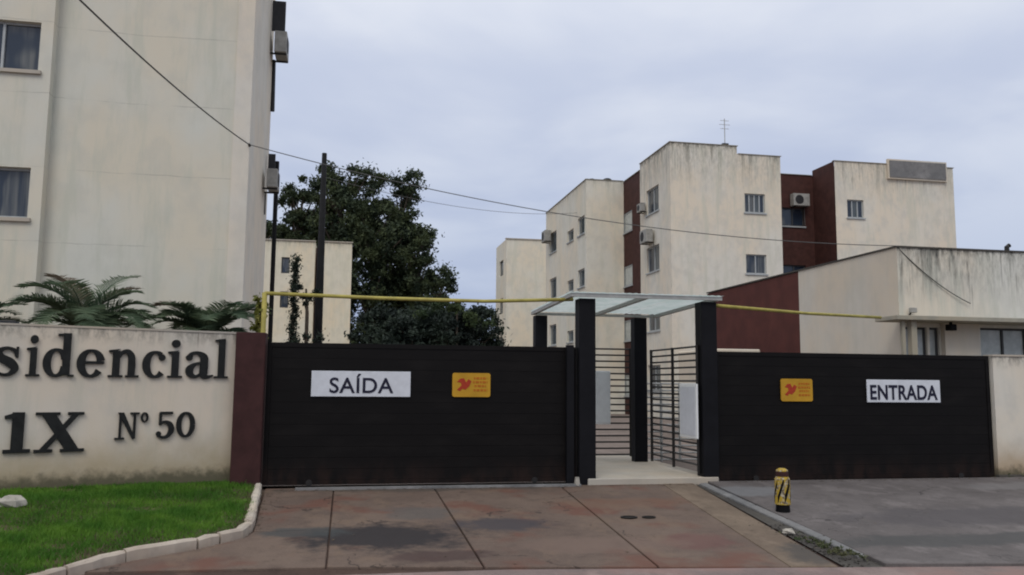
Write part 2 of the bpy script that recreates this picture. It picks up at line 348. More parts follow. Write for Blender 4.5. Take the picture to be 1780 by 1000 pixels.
def jx(k, y):   # joint lines of the slabs
    return [(-.18, -.17), (1.36, 1.42), (3.385, 3.215), (5.12, 4.62), (5.67, 5.15)][k][0]*(y-8.5)/4.9+[(-.18, -.17), (1.36, 1.42), (3.385, 3.215), (5.12, 4.62), (5.67, 5.15)][k][1]*(13.4-y)/4.9
YB = 13.60
slab([(-1.20, YB), (-.18-g_, YB), (-.17-g_, 10.72), (-1.06, 10.72)], 'drive', drv)
slab([(-1.06, 10.69), (-.17-g_, 10.69), (-.17-g_, 9.02), (-2.5, 9.12), (-2.12, 9.48), (-1.52, 9.94), (-1.13, 10.38)], 'drive', drv, z=-.002)
for k in range(4):
    f_ = lambda y, kk: jx(kk, y)
    a0, a1 = f_(YB, k)+g_, f_(YB, k+1)-g_; y1a, y1b = edge_y(jx(k, 8.6)), edge_y(jx(k+1, 8.6))
    if k == 3: a0 = f_(YB, k)+.001; 
    gg = g_ if k != 3 else .003; g2_ = g_ if k != 2 else .003
    slab([(f_(YB, k)+gg, YB), (f_(YB, k+1)-g2_, YB), (f_(y1b, k+1)-g2_, y1b), (f_(y1a, k)+gg, y1a)], 'drive2' if k == 3 else 'drive', drv, z=.0 if k != 3 else .004)
# rail threshold under the exit gate
box('gate_rail_strip', 'kerbgrey', -.75, 13.40, -.02, 3.72, 13.52, .022, kind='structure')
# right concrete driveway, raised at its edge, as poured bays
m = MB(); RP = [(5.90, 13.62), (5.62, 8.24), (26, 5.78), (26, 13.62)]
m.poly([(x, y, sl(y)-.03) for x, y in RP]); crv = m.build('concrete_driveway', 'gutter', base=(10, 11, -.1), kind='structure')
def ry(x): return edge_y(x)
for (xa, xb) in ((None, 26),):
    slab([(5.93, 13.50), (5.64, ry(5.64)+.0), (26, ry(26)), (26, 13.50)], 'conc', crv, th=.1, z=.035)
# gutter between the two driveways
m = MB(); m.poly([(x, y, sl(y)-.008) for x, y in [(5.69, 13.45), (5.92, 13.45), (5.64, 8.25), (5.20, 8.32)]]); gut = m.build('gutter', 'gutter', base=(5.6, 11, -.15), kind='structure')
m = MB()
yy = 13.4
k = 0
while yy > 9.6:
    ln = .95; x0 = 5.70+(13.4-yy)*-.035+.03; x1 = 5.70+(13.4-yy+ln)*-.035+.03
    mb = MB(); top = [(x0, yy, sl(yy)+.02), (x0+.13, yy, sl(yy)+.03), (x1+.13, yy-ln+.03, sl(yy-ln)+.03), (x1, yy-ln+.03, sl(yy-ln)+.02)]; bot = [(a, b, c-.08) for a, b, c in top]
    mb.faces(top+bot, [(0, 1, 2, 3), (7, 6, 5, 4), (0, 1, 5, 4), (1, 2, 6, 5), (2, 3, 7, 6), (3, 0, 4, 7)]); mb.build('kerb_stone', 'kerbgrey', gut, bevel=.012); yy -= ln; k += 1
# debris in the gutter
def rock(mb, x, y, z, r):
    vs = []
    for th in (.5, 1.2, 1.9, 2.6):
        for k in range(6): a = k*1.047; q = r*(.75+.5*random.random()); vs.append((x+q*math.sin(th)*math.cos(a)*1.2, y+q*math.sin(th)*math.sin(a), z+q*.55*math.cos(th)))
    fs = [(i*6+k, i*6+(k+1) % 6, (i+1)*6+(k+1) % 6, (i+1)*6+k) for i in range(3) for k in range(6)]+[tuple(range(6))[::-1], tuple(range(18, 24))]
    mb.faces(vs, fs)
m = MB()
for i in range(150):
    y = random.uniform(8.35, 10.4); x = 5.42+random.gauss(0, .13); r = random.uniform(.005, .016); rock(m, x, y, sl(y)+r*.2, r)
m.build('rubble', 'gutter', base=(5.4, 9.5, -.2), smooth=False, kind='stuff', label='dark grit and leaf litter in the gutter between the driveways', cat='debris')
m = MB(); rock(m, 5.38, 9.86, sl(9.8)+.03, .07); m.build('stone', 'stone', base=(5.38, 9.86, sl(9.86)), label='small pale stone lying in the dark gutter', cat='stone')

# sunken valve covers on the driveway
for i, (x, y) in enumerate([(3.70, 10.98), (3.97, 10.96)]):
    mb = MB(); n_ = 14; z = sl(y)+.004; r = [.11, .085][i] if i else .105
    ring = [(x+r*math.cos(2*math.pi*k/n_)*1.1, y+r*.9*math.sin(2*math.pi*k/n_), z) for k in range(n_)]; top = [(a, b, z+.012) for a, b, c in ring]; mid = [(x+(a-x)*.72, y+(b-y)*.72, z+.012) for a, b, c in ring]; low = [(a, b, z+.003) for a, b, c in mid]
    vs = ring+top+mid+low; fs = [(j*n_+k, j*n_+(k+1) % n_, (j+1)*n_+(k+1) % n_, (j+1)*n_+k) for j in range(3) for k in range(n_)]+[tuple(range(3*n_, 4*n_))]
    mb.faces(vs, fs); mb.build('valve_cover', 'fruit', base=(x, y, z), label=['round dark valve cover in the brown driveway, left one of two', 'round dark valve cover in the brown driveway, right one of two'][i], cat='drain cover', group='small covers in the driveway')

# ------------------------------------------------------------------ kerb and lawn
def along(P, step):
    o = []; 
    for a, b in zip(P[:-1], P[1:]):
        L = math.dist(a, b); n_ = max(1, int(L/step))
        o += [(a[0]+(b[0]-a[0])*k/n_, a[1]+(b[1]-a[1])*k/n_) for k in range(n_)]
    return o+[P[-1]]
kr = empty('kerb', (-2, 10, -.2), 'whitewashed kerb of rough stones curving round the lawn', 'kerb')
segs = [[KERB[0], KERB[1]], [KERB[1], KERB[2]], [KERB[2], KERB[3], ((KERB[3][0]+KERB[4][0])/2, (KERB[3][1]+KERB[4][1])/2)], [((KERB[3][0]+KERB[4][0])/2, (KERB[3][1]+KERB[4][1])/2), KERB[4]], [KERB[4], KERB[5]], [KERB[5], KERB[6]], [KERB[6], KERB[7]], [KERB[7], KERB[8]], [KERB[8], KERB[9]]]
for i, S in enumerate(segs):
    P = along(S, .12); L_ = len(P); mb = MB(); rings = []
    for k, (x, y) in enumerate(P):
        a = P[max(k-1, 0)]; b = P[min(k+1, L_-1)]; t = Vector((b[0]-a[0], b[1]-a[1])).normalized(); nn = Vector((-t.y, t.x))
        if k == 0: x += t.x*.012; y += t.y*.012
        if k == L_-1: x -= t.x*.012; y -= t.y*.012
        e = .82 if k in (0, L_-1) else 1; wv = .056*e+random.uniform(-.009, .009); h = (.10 if i < 6 else .08)*(.93 if k in (0, L_-1) else 1)+random.uniform(-.012, .010); zb = sl(y)-.06
        prof = [(-wv, 0), (-wv*1.0, h*.75+.06), (-wv*.6, h+.06), (wv*.5, h+.062), (wv*.95, h*.78+.06), (wv, 0)]
        rings.append([(x+nn.x*q, y+nn.y*q, zb+z) for q, z in prof])
    vs = [v for r in rings for v in r]; fs = [(a*6+b, a*6+b+1, (a+1)*6+b+1, (a+1)*6+b) for a in range(L_-1) for b in range(5)]+[tuple(range(6))[::-1], tuple((L_-1)*6+b for b in range(6))]
    mb.faces(vs, fs); mb.build('kerb_stone', 'kerb', kr)

WA = math.radians(23.8); WD = Vector((math.cos(WA), math.sin(WA))); WN = Vector((math.sin(WA), -math.cos(WA))); W0 = Vector((-1.72, 13.66))
def wxy(s, d=0): q = W0+WD*s+WN*d; return q.x, q.y
def seg_d(p, a, b):
    ax, ay = a; bx_, by = b; dx, dy = bx_-ax, by-ay; t = max(0, min(1, ((p[0]-ax)*dx+(p[1]-ay)*dy)/(dx*dx+dy*dy))); return math.hypot(p[0]-ax-t*dx, p[1]-ay-t*dy)
def kd(x, y): return min(seg_d((x, y), a, b) for a, b in zip(KERB[:-1], KERB[1:]))
def lz(x, y): return sl(y)+.06+.06*min(kd(x, y), 2.5)+.012*math.sin(x*3.1)*math.cos(y*2.7)
def inside(x, y):
    poly = KERB+[wxy(-5.8), wxy(0.05)]; c = False; j = len(poly)-1
    for i in range(len(poly)):
        (xi, yi), (xj, yj) = poly[i], poly[j]
        if (yi > y) != (yj > y) and x < (xj-xi)*(y-yi)/(yj-yi)+xi: c = not c
        j = i
    return c
me = bpy.data.meshes.new('lawn_soil'); bm = bmesh.new(); gx = np.arange(-7.6, -.9, .1); gy = np.arange(7.3, 13.8, .1)
vm = {}
for x in gx:
    for y in gy:
        if kd(x, y) < .16 or inside(x, y): vm[(round(x, 2), round(y, 2))] = bm.verts.new((x, y, lz(x, y) if inside(x, y) else sl(y)+.05))
for x in gx:
    for y in gy:
        k4 = [(round(x+a, 2), round(y+b, 2)) for a, b in ((0, 0), (.1, 0), (.1, .1), (0, .1))]
        if all(k in vm for k in k4) and inside(x+.05, y+.05): bm.faces.new([vm[k] for k in k4])
bm.to_mesh(me); bm.free(); me.materials.append(MT['soil']); o = bpy.data.objects.new('lawn_soil', me); C.objects.link(o); o['kind'] = 'structure'
# grass blades
NB = 120000; vs = np.zeros((NB*3, 3), np.float32); cnt = 0
while cnt < NB:
    x = random.uniform(-6.6, -1.0); y = 7.9+5.9*random.random()**1.1
    if not inside(x, y): continue
    if kd(x, y) < .10 and random.random() < .75: continue
    pz = math.sin(x*2.3+1)*math.sin(y*3.1)+math.sin(x*5.7)*math.cos(y*6.1)*.6
    h = random.uniform(.025, .07)*(1+.35*pz)*(1.7 if random.random() < .03 else 1); 
    if kd(x, y) < .35 and random.random() < .35*math.sin(x*9+y*7)+.25: continue
    if pz < -.9 and random.random() < .55: continue
    a = random.uniform(0, 6.283); wd = random.uniform(.0035, .007); lx, ly = random.gauss(0, .45)*h, random.gauss(0, .45)*h
    z = lz(x, y)-.005; ca, sa = math.cos(a)*wd, math.sin(a)*wd
    vs[cnt*3] = (x-ca, y-sa, z); vs[cnt*3+1] = (x+ca, y+sa, z); vs[cnt*3+2] = (x+lx, y+ly, z+h); cnt += 1
def rawmesh(name, vs, nper, mat, parent=None, base=(0, 0, 0), **tg):
    n_ = len(vs)//nper; me = bpy.data.meshes.new(name); off = wloc(parent) if parent is not None else Vector(base)
    vs = np.asarray(vs, np.float32)-np.array(off, np.float32)
    me.vertices.add(len(vs)); me.vertices.foreach_set('co', vs.ravel()); me.loops.add(n_*nper); me.loops.foreach_set('vertex_index', np.arange(n_*nper, dtype=np.int32))
    me.polygons.add(n_); me.polygons.foreach_set('loop_start', np.arange(0, n_*nper, nper, dtype=np.int32)); me.polygons.foreach_set('loop_total', np.full(n_, nper, dtype=np.int32)); me.update(calc_edges=True)
    me.materials.append(MT[mat]); o = bpy.data.objects.new(name, me); C.objects.link(o)
    if parent is not None: o.parent = parent
    else: o.location = off
    return tagp(o, **tg)
rawmesh('grass', vs, 3, 'grassm', base=(-3, 11, 0), kind='stuff', label='bright green grass of the lawn below the lettered wall', cat='grass')
dv_ = []; rg = random.Random(9)
while len(dv_) < 9000*3:
    x = rg.uniform(-6.4, -1.0); y = rg.uniform(7.9, 13.7); pz = math.sin(x*1.9+2)*math.sin(y*2.3+1)
    if not inside(x, y) or (pz < .15 and kd(x, y) > .18): continue
    h = rg.uniform(.02, .06); a = rg.uniform(0, 6.283); z = lz(x, y); ca, sa = math.cos(a)*.005, math.sin(a)*.005; lx, ly = rg.gauss(0, .7)*h, rg.gauss(0, .7)*h
    dv_ += [(x-ca, y-sa, z), (x+ca, y+sa, z), (x+lx, y+ly, z+h)]
rawmesh('dry_grass', dv_, 3, 'palmdry', base=(-3, 11, 0), kind='stuff', label='dry straw coloured blades mixed into the lawn', cat='grass')
m = MB(); rock(m, -3.95, 11.35, lz(-3.95, 11.35)+.05, .16); rock(m, -4.12, 11.28, lz(-4.1, 11.3)+.05, .14); m.build('stone', 'stone', base=(-4, 11.35, 0), label='flat pale stone lying in the grass at the left edge', cat='stone')

# ------------------------------------------------------------------ lettered wall
s_ = W0
sw = empty('sign_wall', (-4, 12.7, 0), 'low cream wall with black raised lettering behind the lawn', 'wall')
def wp(s, z, d): x, y = wxy(s, d); return (x, y, z)
m = MB(); m.prism([(-6.3, -.15), (0, -.15), (0, 2.345), (-6.3, 2.345)], 0, -.16, lambda u, v, d: wp(u, v, d)); m.build('wall_panel', 'sign', sw)
m = MB(); m.prism([(-6.3, 2.347), (0, 2.347), (0, 2.375), (-6.3, 2.375)], .012, -.185, lambda u, v, d: wp(u, v, d)); m.build('coping', 'step', sw)
# serif glyphs drawn as strokes (units: 1 = x-height)
def spline(P, n=8):
    P = [P[0]]+list(P)+[P[-1]]; o = []
    for i in range(1, len(P)-2):
        for k in range(n):
            t = k/n; o.append(tuple(.5*((2*P[i][j])+(-P[i-1][j]+P[i+1][j])*t+(2*P[i-1][j]-5*P[i][j]+4*P[i+1][j]-P[i+2][j])*t*t+(-P[i-1][j]+3*P[i][j]-3*P[i+1][j]+P[i+2][j])*t**3) for j in range(len(P[i]))))
    return o+[P[-2]]
def stroke(P): # points (x, y, width)
    Q = spline(P); L, R = [], []
    for i, (x, y, w_) in enumerate(Q):
        a = Q[max(0, i-1)]; b = Q[min(len(Q)-1, i+1)]; dx, dy = b[0]-a[0], b[1]-a[1]; q = math.hypot(dx, dy) or 1
        L.append((x-dy/q*w_/2, y+dx/q*w_/2)); R.append((x+dy/q*w_/2, y-dx/q*w_/2))
    return ('strip', L, R)
def rc(a, b, c, d): return ('poly', [(a, b), (c, b), (c, d), (a, d)])
def el(cx, cy, rx, ry, n=14): return ('poly', [(cx+rx*math.cos(2*math.pi*k/n), cy+ry*math.sin(2*math.pi*k/n)) for k in range(n)])
TK, TN = .27, .10
def ring(cx, cy, rx, ry, a0=0, a1=360, n=16, tk=TK, tn=TN):
    P = []
    for k in range(n+1):
        a = math.radians(a0+(a1-a0)*k/n); P.append((cx+rx*math.cos(a), cy+ry*math.sin(a), tn+(tk-tn)*abs(math.cos(a))**1.3))
    return stroke(P)
G = {
 's': (.80, [stroke([(.66, .66, .05), (.62, .86, .12), (.40, .95, .10), (.18, .83, .20), (.24, .62, .27), (.50, .46, .30), (.64, .26, .24), (.52, .08, .14), (.32, .05, .10), (.10, .16, .12), (.06, .36, .05)]), rc(.0, .0, .07, .36), rc(.66, .62, .73, 1.0)]),
 'i': (.52, [rc(.14, .05, .40, .97), rc(0, 0, .54, .075), ('poly', [(0, .90), (.2, .88), (.40, 1.02), (0, .97)]), el(.27, 1.27, .16, .15)]),
 'd': (1.0, [ring(.40, .48, .30, .45, 20, 340), rc(.60, .05, .86, 1.52), ('poly', [(.42, 1.42), (.62, 1.42), (.86, 1.53), (.42, 1.49)]), rc(.80, 0, 1.0, .075)]),
 'e': (.88, [ring(.44, .48, .32, .45, 12, 325), rc(.2, .46, .86, .56)]),
 'n': (1.10, [rc(.14, .05, .40, .95), rc(0, 0, .52, .075), ('poly', [(0, .90), (.2, .88), (.40, 1.02), (0, .97)]), stroke([(.34, .70, .12), (.50, .90, .14), (.68, .92, .18), (.80, .78, .24), (.83, .55, .26), (.83, .06, .26)]), rc(.62, 0, 1.10, .075)]),
 'c': (.82, [ring(.43, .48, .31, .45, 52, 318), el(.66, .74, .12, .12)]),
 'a': (.98, [stroke([(.12, .74, .20), (.24, .92, .12), (.44, .94, .14), (.62, .80, .25), (.64, .55, .26), (.64, .12, .26), (.76, .04, .14), (.95, .10, .06)]), stroke([(.60, .58, .09), (.36, .52, .12), (.18, .34, .24), (.20, .14, .22), (.38, .05, .12), (.60, .20, .09)]), el(.15, .76, .11, .11)]),
 'l': (.52, [rc(.14, .05, .40, 1.50), rc(0, 0, .54, .075), ('poly', [(0, 1.40), (.2, 1.40), (.40, 1.53), (0, 1.47)])]),
 '1': (.62, [rc(.18, .06, .48, 1.0), rc(0, 0, .66, .09), ('poly', [(0, .84), (.22, .84), (.48, 1.0), (.3, 1.0), (0, .92)])]),
 'X': (1.0, [('poly', [(.10, .97), (.40, .97), (.94, .04), (.64, .04)]), ('poly', [(.78, .97), (.92, .97), (.24, .04), (.09, .04)]), rc(0, .93, .50, 1.0), rc(.66, .93, 1.0, 1.0), rc(0, 0, .38, .075), rc(.54, 0, 1.04, .075)]),
 'N': (1.0, [rc(.16, .04, .26, .97), rc(.76, .04, .86, .97), ('poly', [(.10, 1.0), (.34, 1.0), (.86, .02), (.74, .0)]), rc(.0, .0, .40, .07), rc(.62, .93, 1.0, 1.0)]),
 'o': (.8, [ring(.4, .56, .26, .38, 0, 360, tk=.2, tn=.12)]),
 '5': (.72, [rc(.16, .90, .66, 1.0), rc(.12, .50, .22, .97), stroke([(.16, .52, .07), (.34, .62, .10), (.56, .52, .2), (.62, .30, .22), (.48, .08, .14), (.26, .04, .10), (.10, .12, .12)]), el(.12, .17, .10, .10)]),
 '0': (.76, [ring(.38, .50, .27, .44, 0, 360, tk=.2, tn=.09)]),
}
def letter(ch, s0, s1, z0, zh, zunits=1.0):
    wd, parts = G[ch]; mb = MB(); kx = (s1-s0)/wd; kz = zh
    for i, p in enumerate(parts):
        th = .035+.0012*i
        tr = lambda q: (s0+q[0]*kx, z0+q[1]*kz)
        if p[0] == 'poly': mb.prism([tr(q) for q in p[1]], .002, th, lambda u, v, d: wp(u, v, d))
        else:
            L = [tr(q) for q in p[1]]; R = [tr(q) for q in p[2]]
            n_ = len(L); vs = [wp(u, v, d) for d in (.002, th) for A_ in (L, R) for (u, v) in A_]
            fs = []
            for k in range(n_-1):
                fs += [(k, k+1, n_+k+1, n_+k), (2*n_+k, 3*n_+k, 3*n_+k+1, 2*n_+k+1), (k, 2*n_+k, 2*n_+k+1, k+1), (n_+k, n_+k+1, 3*n_+k+1, 3*n_+k)]
            fs += [(0, n_, 3*n_, 2*n_), (n_-1, 3*n_-1, 4*n_-1, 2*n_-1)]
            mb.faces(vs, fs)
    return mb.build('letter', 'letter', sw)
XH = .395
for ch, a, b in [('s', -3.214, -2.885), ('i', -2.82, -2.66), ('d', -2.61, -2.235), ('e', -2.20, -1.85), ('n', -1.80, -1.395), ('c', -1.345, -1.02), ('i', -1.0, -.80), ('a', -.765, -.33), ('l', -.325, -.13)]:
    letter(ch, a, b, 1.665, XH)
letter('1', -3.02, -2.72, .645, .54); letter('X', -2.66, -2.07, .64, .54)
letter('N', -1.665, -1.35, .785, .38); letter('o', -1.335, -1.22, 1.0, .165); letter('5', -1.12, -.87, .785, .385); letter('0', -.84, -.565, .785, .385)
box('gate_pillar', 'pillar', -1.715, 13.50, -.1, -1.275, 13.86, 2.37, bevel=.01, label='dark maroon pillar between the lettered wall and the exit gate', cat='pillar')

# ------------------------------------------------------------------ sliding gates
def gate(name, x0, x1, z0, z1, label, y=13.70):
    g = empty(name, ((x0+x1)/2, y, z0), label, 'gate')
    m = MB(); fr = .07
    m.box(x0, y-.03, z0, x0+fr, y+.03, z1); m.box(x1-fr, y-.03, z0, x1, y+.03, z1); m.box(x0+fr, y-.03, z1-fr, x1-fr, y+.03, z1); m.box(x0+fr, y-.03, z0, x1-fr, y+.03, z0+fr)
    m.build('frame', 'gate', g)
    m = MB(); m.box(x0+fr, y+.012, z0+fr, x1-fr, y+.02, z1-fr); m.build('back_sheet', 'gate', g)
    n_ = 12; H_ = (z1-z0-2*fr)/n_; src = None
    for k in range(n_):
        zz = z0+fr+k*H_
        if src is None:
            m = MB(); m.box(x0+fr+.002, y-.018, zz+.0015, x1-fr-.002, y+.006, zz+H_-.0015); src = m.build('slat', 'gate', g); z00 = zz
        else:
            c_ = src.copy(); C.objects.link(c_); c_.location.z += zz-z00; c_.location.y += random.uniform(-.0012, .0012)
    for xx in (x0+.7, x1-.7):
        m = MB(); n2 = 12
        ring_ = lambda yy: [(xx+.05*math.cos(2*math.pi*k/n2), yy, z0-.0+.03+.05*math.sin(2*math.pi*k/n2)) for k in range(n2)]
        a, b = ring_(y-.055), ring_(y-.033); m.faces(a+b, [tuple(range(n2)), tuple(range(2*n2-1, n2-1, -1))]+[(k, (k+1) % n2, n2+(k+1) % n2, n2+k) for k in range(n2)]); m.build('wheel', 'bar', g)
    return g
gate('exit_gate', -1.26, 3.705, .04, 2.23, 'black slatted sliding gate on the left carrying the SAÍDA sign')
gate('entrance_gate', 6.175, 11.54, .02, 2.20, 'black slatted sliding gate on the right carrying the ENTRADA sign')
# latch post at the end of the exit gate
box('latch_post', 'postblack', 3.52, 13.56, 0, 3.64, 13.655, 2.26, label='thin black post closing the right end of the exit gate', cat='post')
m = MB(); m.tube([(3.66, 13.44, .0), (3.66, 13.44, .13)], [.05, .035], 8); m.build('gate_stop', 'stone', base=(3.66, 13.44, 0), label='small pale concrete stop at the foot of the left portal post', cat='stop')

def text_mesh(txt, size, parent, mat, x0, x1, zc, y, zh, bold=.02):
    cu = bpy.data.curves.new('t', 'FONT'); cu.body = txt; cu.size = 1; cu.extrude = .004; cu.offset = bold; cu.space_character = 1.05
    o = bpy.data.objects.new('t', cu); C.objects.link(o); dg = bpy.context.evaluated_depsgraph_get(); me = bpy.data.meshes.new_from_object(o.evaluated_get(dg)); bpy.data.objects.remove(o)
    co = np.array([v.co[:] for v in me.vertices]); mn, mxx = co.min(0), co.max(0)
    off = wloc(parent); base = co[:, 1] > -10
    capmax = size  # cap height in font units
    kz = zh/capmax; kx = (x1-x0)/(mxx[0]-mn[0])
    new = np.stack([x0+(co[:, 0]-mn[0])*kx-off.x, y-co[:, 2]-off.y, zc-zh/2+co[:, 1]*kz-off.z], 1)
    me.vertices.foreach_set('co', new.astype(np.float32).ravel()); me.materials.clear(); me.materials.append(MT[mat]); me.update()
    q = bpy.data.objects.new('lettering', me); C.objects.link(q); q.parent = parent; return q
def wsign(name, x0, x1, z0, z1, txt, label, m0, m1, zh, bold):
    r = empty(name, ((x0+x1)/2, 13.66, z0), label, 'sign')
    b = MB(); b.box(x0, 13.650, z0, x1, 13.668, z1); b.build('board', 'white', r, bevel=.003)
    text_mesh(txt, .70, r, 'ink', x0+m0, x1-m1, (z0+z1)/2-.02, 13.646, zh, bold); return r
wsign('exit_sign', -.575, .968, 1.395, 1.795, 'SAÍDA', 'white rectangular sign reading SAÍDA on the left black gate', .28, .27, .235, .012)
wsign('entrance_sign', 9.03, 10.49, 1.345, 1.745, 'ENTRADA', 'white rectangular sign reading ENTRADA on the right black gate', .06, .06, .25, .022)
def ysign(x0, x1, z0, z1, label):
    r = empty('warning_sign', ((x0+x1)/2, 13.66, z0), label, 'sign', 'yellow warning plates on the gates'); y = 13.650
    w_ = x1-x0; h = z1-z0; rr = .035; P = []
    for cx, cz, a0 in ((x1-rr, z0+rr, -90), (x1-rr, z1-rr, 0), (x0+rr, z1-rr, 90), (x0+rr, z0+rr, 180)):
        for k in range(4): a = math.radians(a0+k*30); P.append((cx+rr*math.cos(a), cz+rr*math.sin(a)))
    b = MB(); b.prism(P, y, .018, lambda u, v, d: (u, d, v)); b.build('board', 'amber', r)
    b = MB(); A = lambda u, v, d: (x0+w_*u, d, z0+h*v)
    # red hand-and-bolt pictogram
    b.prism([(.12, .30), (.20, .24), (.26, .34), (.34, .30), (.44, .44), (.50, .66), (.42, .74), (.36, .60), (.30, .78), (.20, .76), (.12, .62), (.22, .60), (.24, .48)], y-.001, -.003, A); b.build('pictogram', 'redink', r)
    b = MB()
    for (u0, u1, v) in ((.56, .90, .78), (.54, .92, .62), (.58, .88, .46), (.56, .92, .28)):
        u = u0
        while u < u1: l = random.uniform(.04, .09); b = MB(); b.prism([(u, v-.045), (min(u+l, u1), v-.045), (min(u+l, u1), v+.045), (u, v+.045)], y-.001, -.003, A); b.build('print_mark', 'orangeink', r); u += l+.025
ysign(1.64, 2.26, 1.40, 1.785, 'amber warning plate with red pictogram, right of the SAÍDA sign')
ysign(7.375, 7.975, 1.355, 1.745, 'amber warning plate with red pictogram, left of the ENTRADA sign')

bw = MB(); bw.prism([(11.58, -.15), (26, -.15), (26, 2.19), (11.58, 2.19)], 13.62, .2, lambda u, v, d: (u, d, v)); bwall = empty('boundary_wall', (14, 13.7, 0), 'cream boundary wall right of the entrance gate', 'wall')
bw.build('wall_panel', 'rwall', bwall); m = MB(); m.box(11.57, 13.60, 2.192, 26, 13.84, 2.225); m.build('coping', 'step', bwall)
m = MB(); m.box(11.5, 13.50, -.05, 26, 13.61, .06); m.build('plinth', 'gutter', bwall)

# ------------------------------------------------------------------ pedestrian portal
pt_ = empty('entrance_portal', (5, 15, 0), 'open pedestrian portal on black posts under a pale translucent canopy', 'portal')
for (xa, xb, ya, yb, zt) in ((3.72, 4.0, 13.52, 13.80, 3.04), (5.87, 6.15, 13.52, 13.80, 3.04), (3.58, 3.82, 16.25, 16.5, 2.96), (5.62, 5.88, 16.25, 16.5, 2.96)):
    m = MB(); m.box(xa, ya, -.05, xb, yb, zt); m.build('post', 'postblack', pt_, bevel=.008)
cz = 3.06
m = MB()
m.box(3.56, 13.44, cz, 6.22, 13.50, cz+.06); m.build('canopy_beam', 'steel', pt_); m = MB(); m.box(3.56, 16.55, cz-.07, 6.22, 16.60, cz-.02); m.build('canopy_beam', 'steel', pt_)
for xx in (3.56, 4.86, 6.14):
    m = MB(); m.faces([(x, y, z) for y, zz in ((13.50, cz+.0), (16.55, cz-.07)) for z in (zz, zz+.06) for x in (xx, xx+.07)], [(0, 1, 3, 2), (4, 6, 7, 5), (0, 4, 5, 1), (2, 3, 7, 6), (0, 2, 6, 4), (1, 5, 7, 3)]); m.build('canopy_rafter', 'steel', pt_)
for k in range(4):
    m = MB(); x0 = 3.54+k*.68; x1 = x0+.67; n_ = 12
    P = [(x0+(x1-x0)*i/n_, .005*math.cos(i*math.pi)) for i in range(n_+1)]
    vs = [(x, y, zz+.075+h) for y, zz in ((13.40, cz), (16.62, cz-.07)) for x, h in P]; m.faces(vs, [(i, i+1, n_+2+i, n_+1+i) for i in range(n_)]); m.build('roof_sheet', 'teal', pt_)
m = MB(); m.box(3.86, 13.50, -.05, 6.13, 17.9, .095); m.build('entrance_step', 'step', base=(5, 13.5, 0), bevel=.012, label='pale concrete step through the pedestrian portal', cat='step')

def grille(name, P, u, w_, z0, z1, nb, label, cat, mat='bar', r=.017, posts=(0, 1), drop=.0):
    g = empty(name, (P[0], P[1], z0), label, cat); pt = lambda s, z: (P[0]+u[0]*s, P[1]+u[1]*s, z)
    for s in posts: m = MB(); m.tube([pt(w_*s, z0-drop), pt(w_*s, z1)], r*1.7, 4); m.build('upright', mat, g)
    src = None
    for k in range(nb):
        zz = z0+.04+(z1-z0-.06)*k/(nb-1)
        m_ = MB(); m_.tube([pt(.02, z0), pt(w_-.02, z0)], r, 4)
        if src is None: src = m_.build('bar', mat, g); src.location.z += zz-z0
        else: q = src.copy(); C.objects.link(q); q.location.z = zz-z0
    return g
grille('pedestrian_gate', (5.84, 13.66), (0, 1), 2.25, .24, 2.30, 18, 'open black gate leaf of horizontal bars standing into the portal passage', 'gate', posts=(0, .5, 1), drop=.1)
grille('back_railing', (3.90, 17.0), (1, 0), 1.88, .14, 2.37, 18, 'black railing of horizontal bars across the back of the portal', 'railing', posts=(0, 1))
grille('yard_railing', (6.12, 17.3), (1, 0), 2.6, .0, 1.66, 12, 'low grey railing behind the portal to the right of its black back post', 'railing', 'steel', .018, (0, .17, .33, .5, .67, .83, 1))
def cabinet(name, x0, x1, z0, z1, y, d, label, side=False):
    r = empty(name, ((x0+x1)/2, y, z0), label, 'box')
    if not side:
        m = MB(); m.box(x0, y, z0, x1, y+d, z1); m.build('casing', 'panel', r, bevel=.01); m = MB(); m.box(x0+.03, y-.012, z0+.04, x1-.03, y-.001, z1-.04); m.build('door', 'panel', r)
    else:
        m = MB(); m.box(y, x0, z0, y+d, x1, z1); m.build('casing', 'panel', r, bevel=.01); m = MB(); m.box(y-.012, x0+.04, z0+.04, y-.001, x1-.04, z1-.04); m.build('door', 'panel', r)
    return r
cabinet('intercom_cabinet', 4.98, 5.29, .80, 1.89, 16.82, .12, 'tall white cabinet on the back railing, seen left through the portal')
r = empty('notice_board', (5.76, 13.95, .7), 'white panel fixed on the open gate leaf, right side of the portal', 'panel')
m = MB(); m.box(5.77, 13.55, .72, 5.80, 14.30, 1.64); m.build('board', 'panel', r, bevel=.005); m = MB(); m.box(5.762, 13.60, .77, 5.769, 14.25, 1.59); m.build('sheet', 'white', r)

# yellow pipes
def pipe(name, pts, posts, label):
    r = empty(name, posts[0] if posts else pts[0], label, 'pipe'); m = MB(); m.tube(pts, .030, 8); m.build('rail', 'yellow', r, smooth=True)
    for p in posts: m = MB(); m.tube([(p[0], p[1], 0), (p[0], p[1], p[2])], .04, 8); m.build('post', 'yellow', r, smooth=True)
pipe('yellow_pipe', [(-1.36, 13.93, 3.02), (.5, 13.93, 2.99), (2.2, 13.93, 2.985), (3.70, 13.85, 3.05)], [(-1.36, 13.93, 3.03)], 'long yellow pipe above the left gate, on a yellow post by the palms')
pipe('yellow_pipe', [(6.2, 13.72, 3.00), (8.7, 15.0, 3.02), (11.0, 16.05, 3.07)], [], 'yellow pipe from the portal to the guardhouse awning')

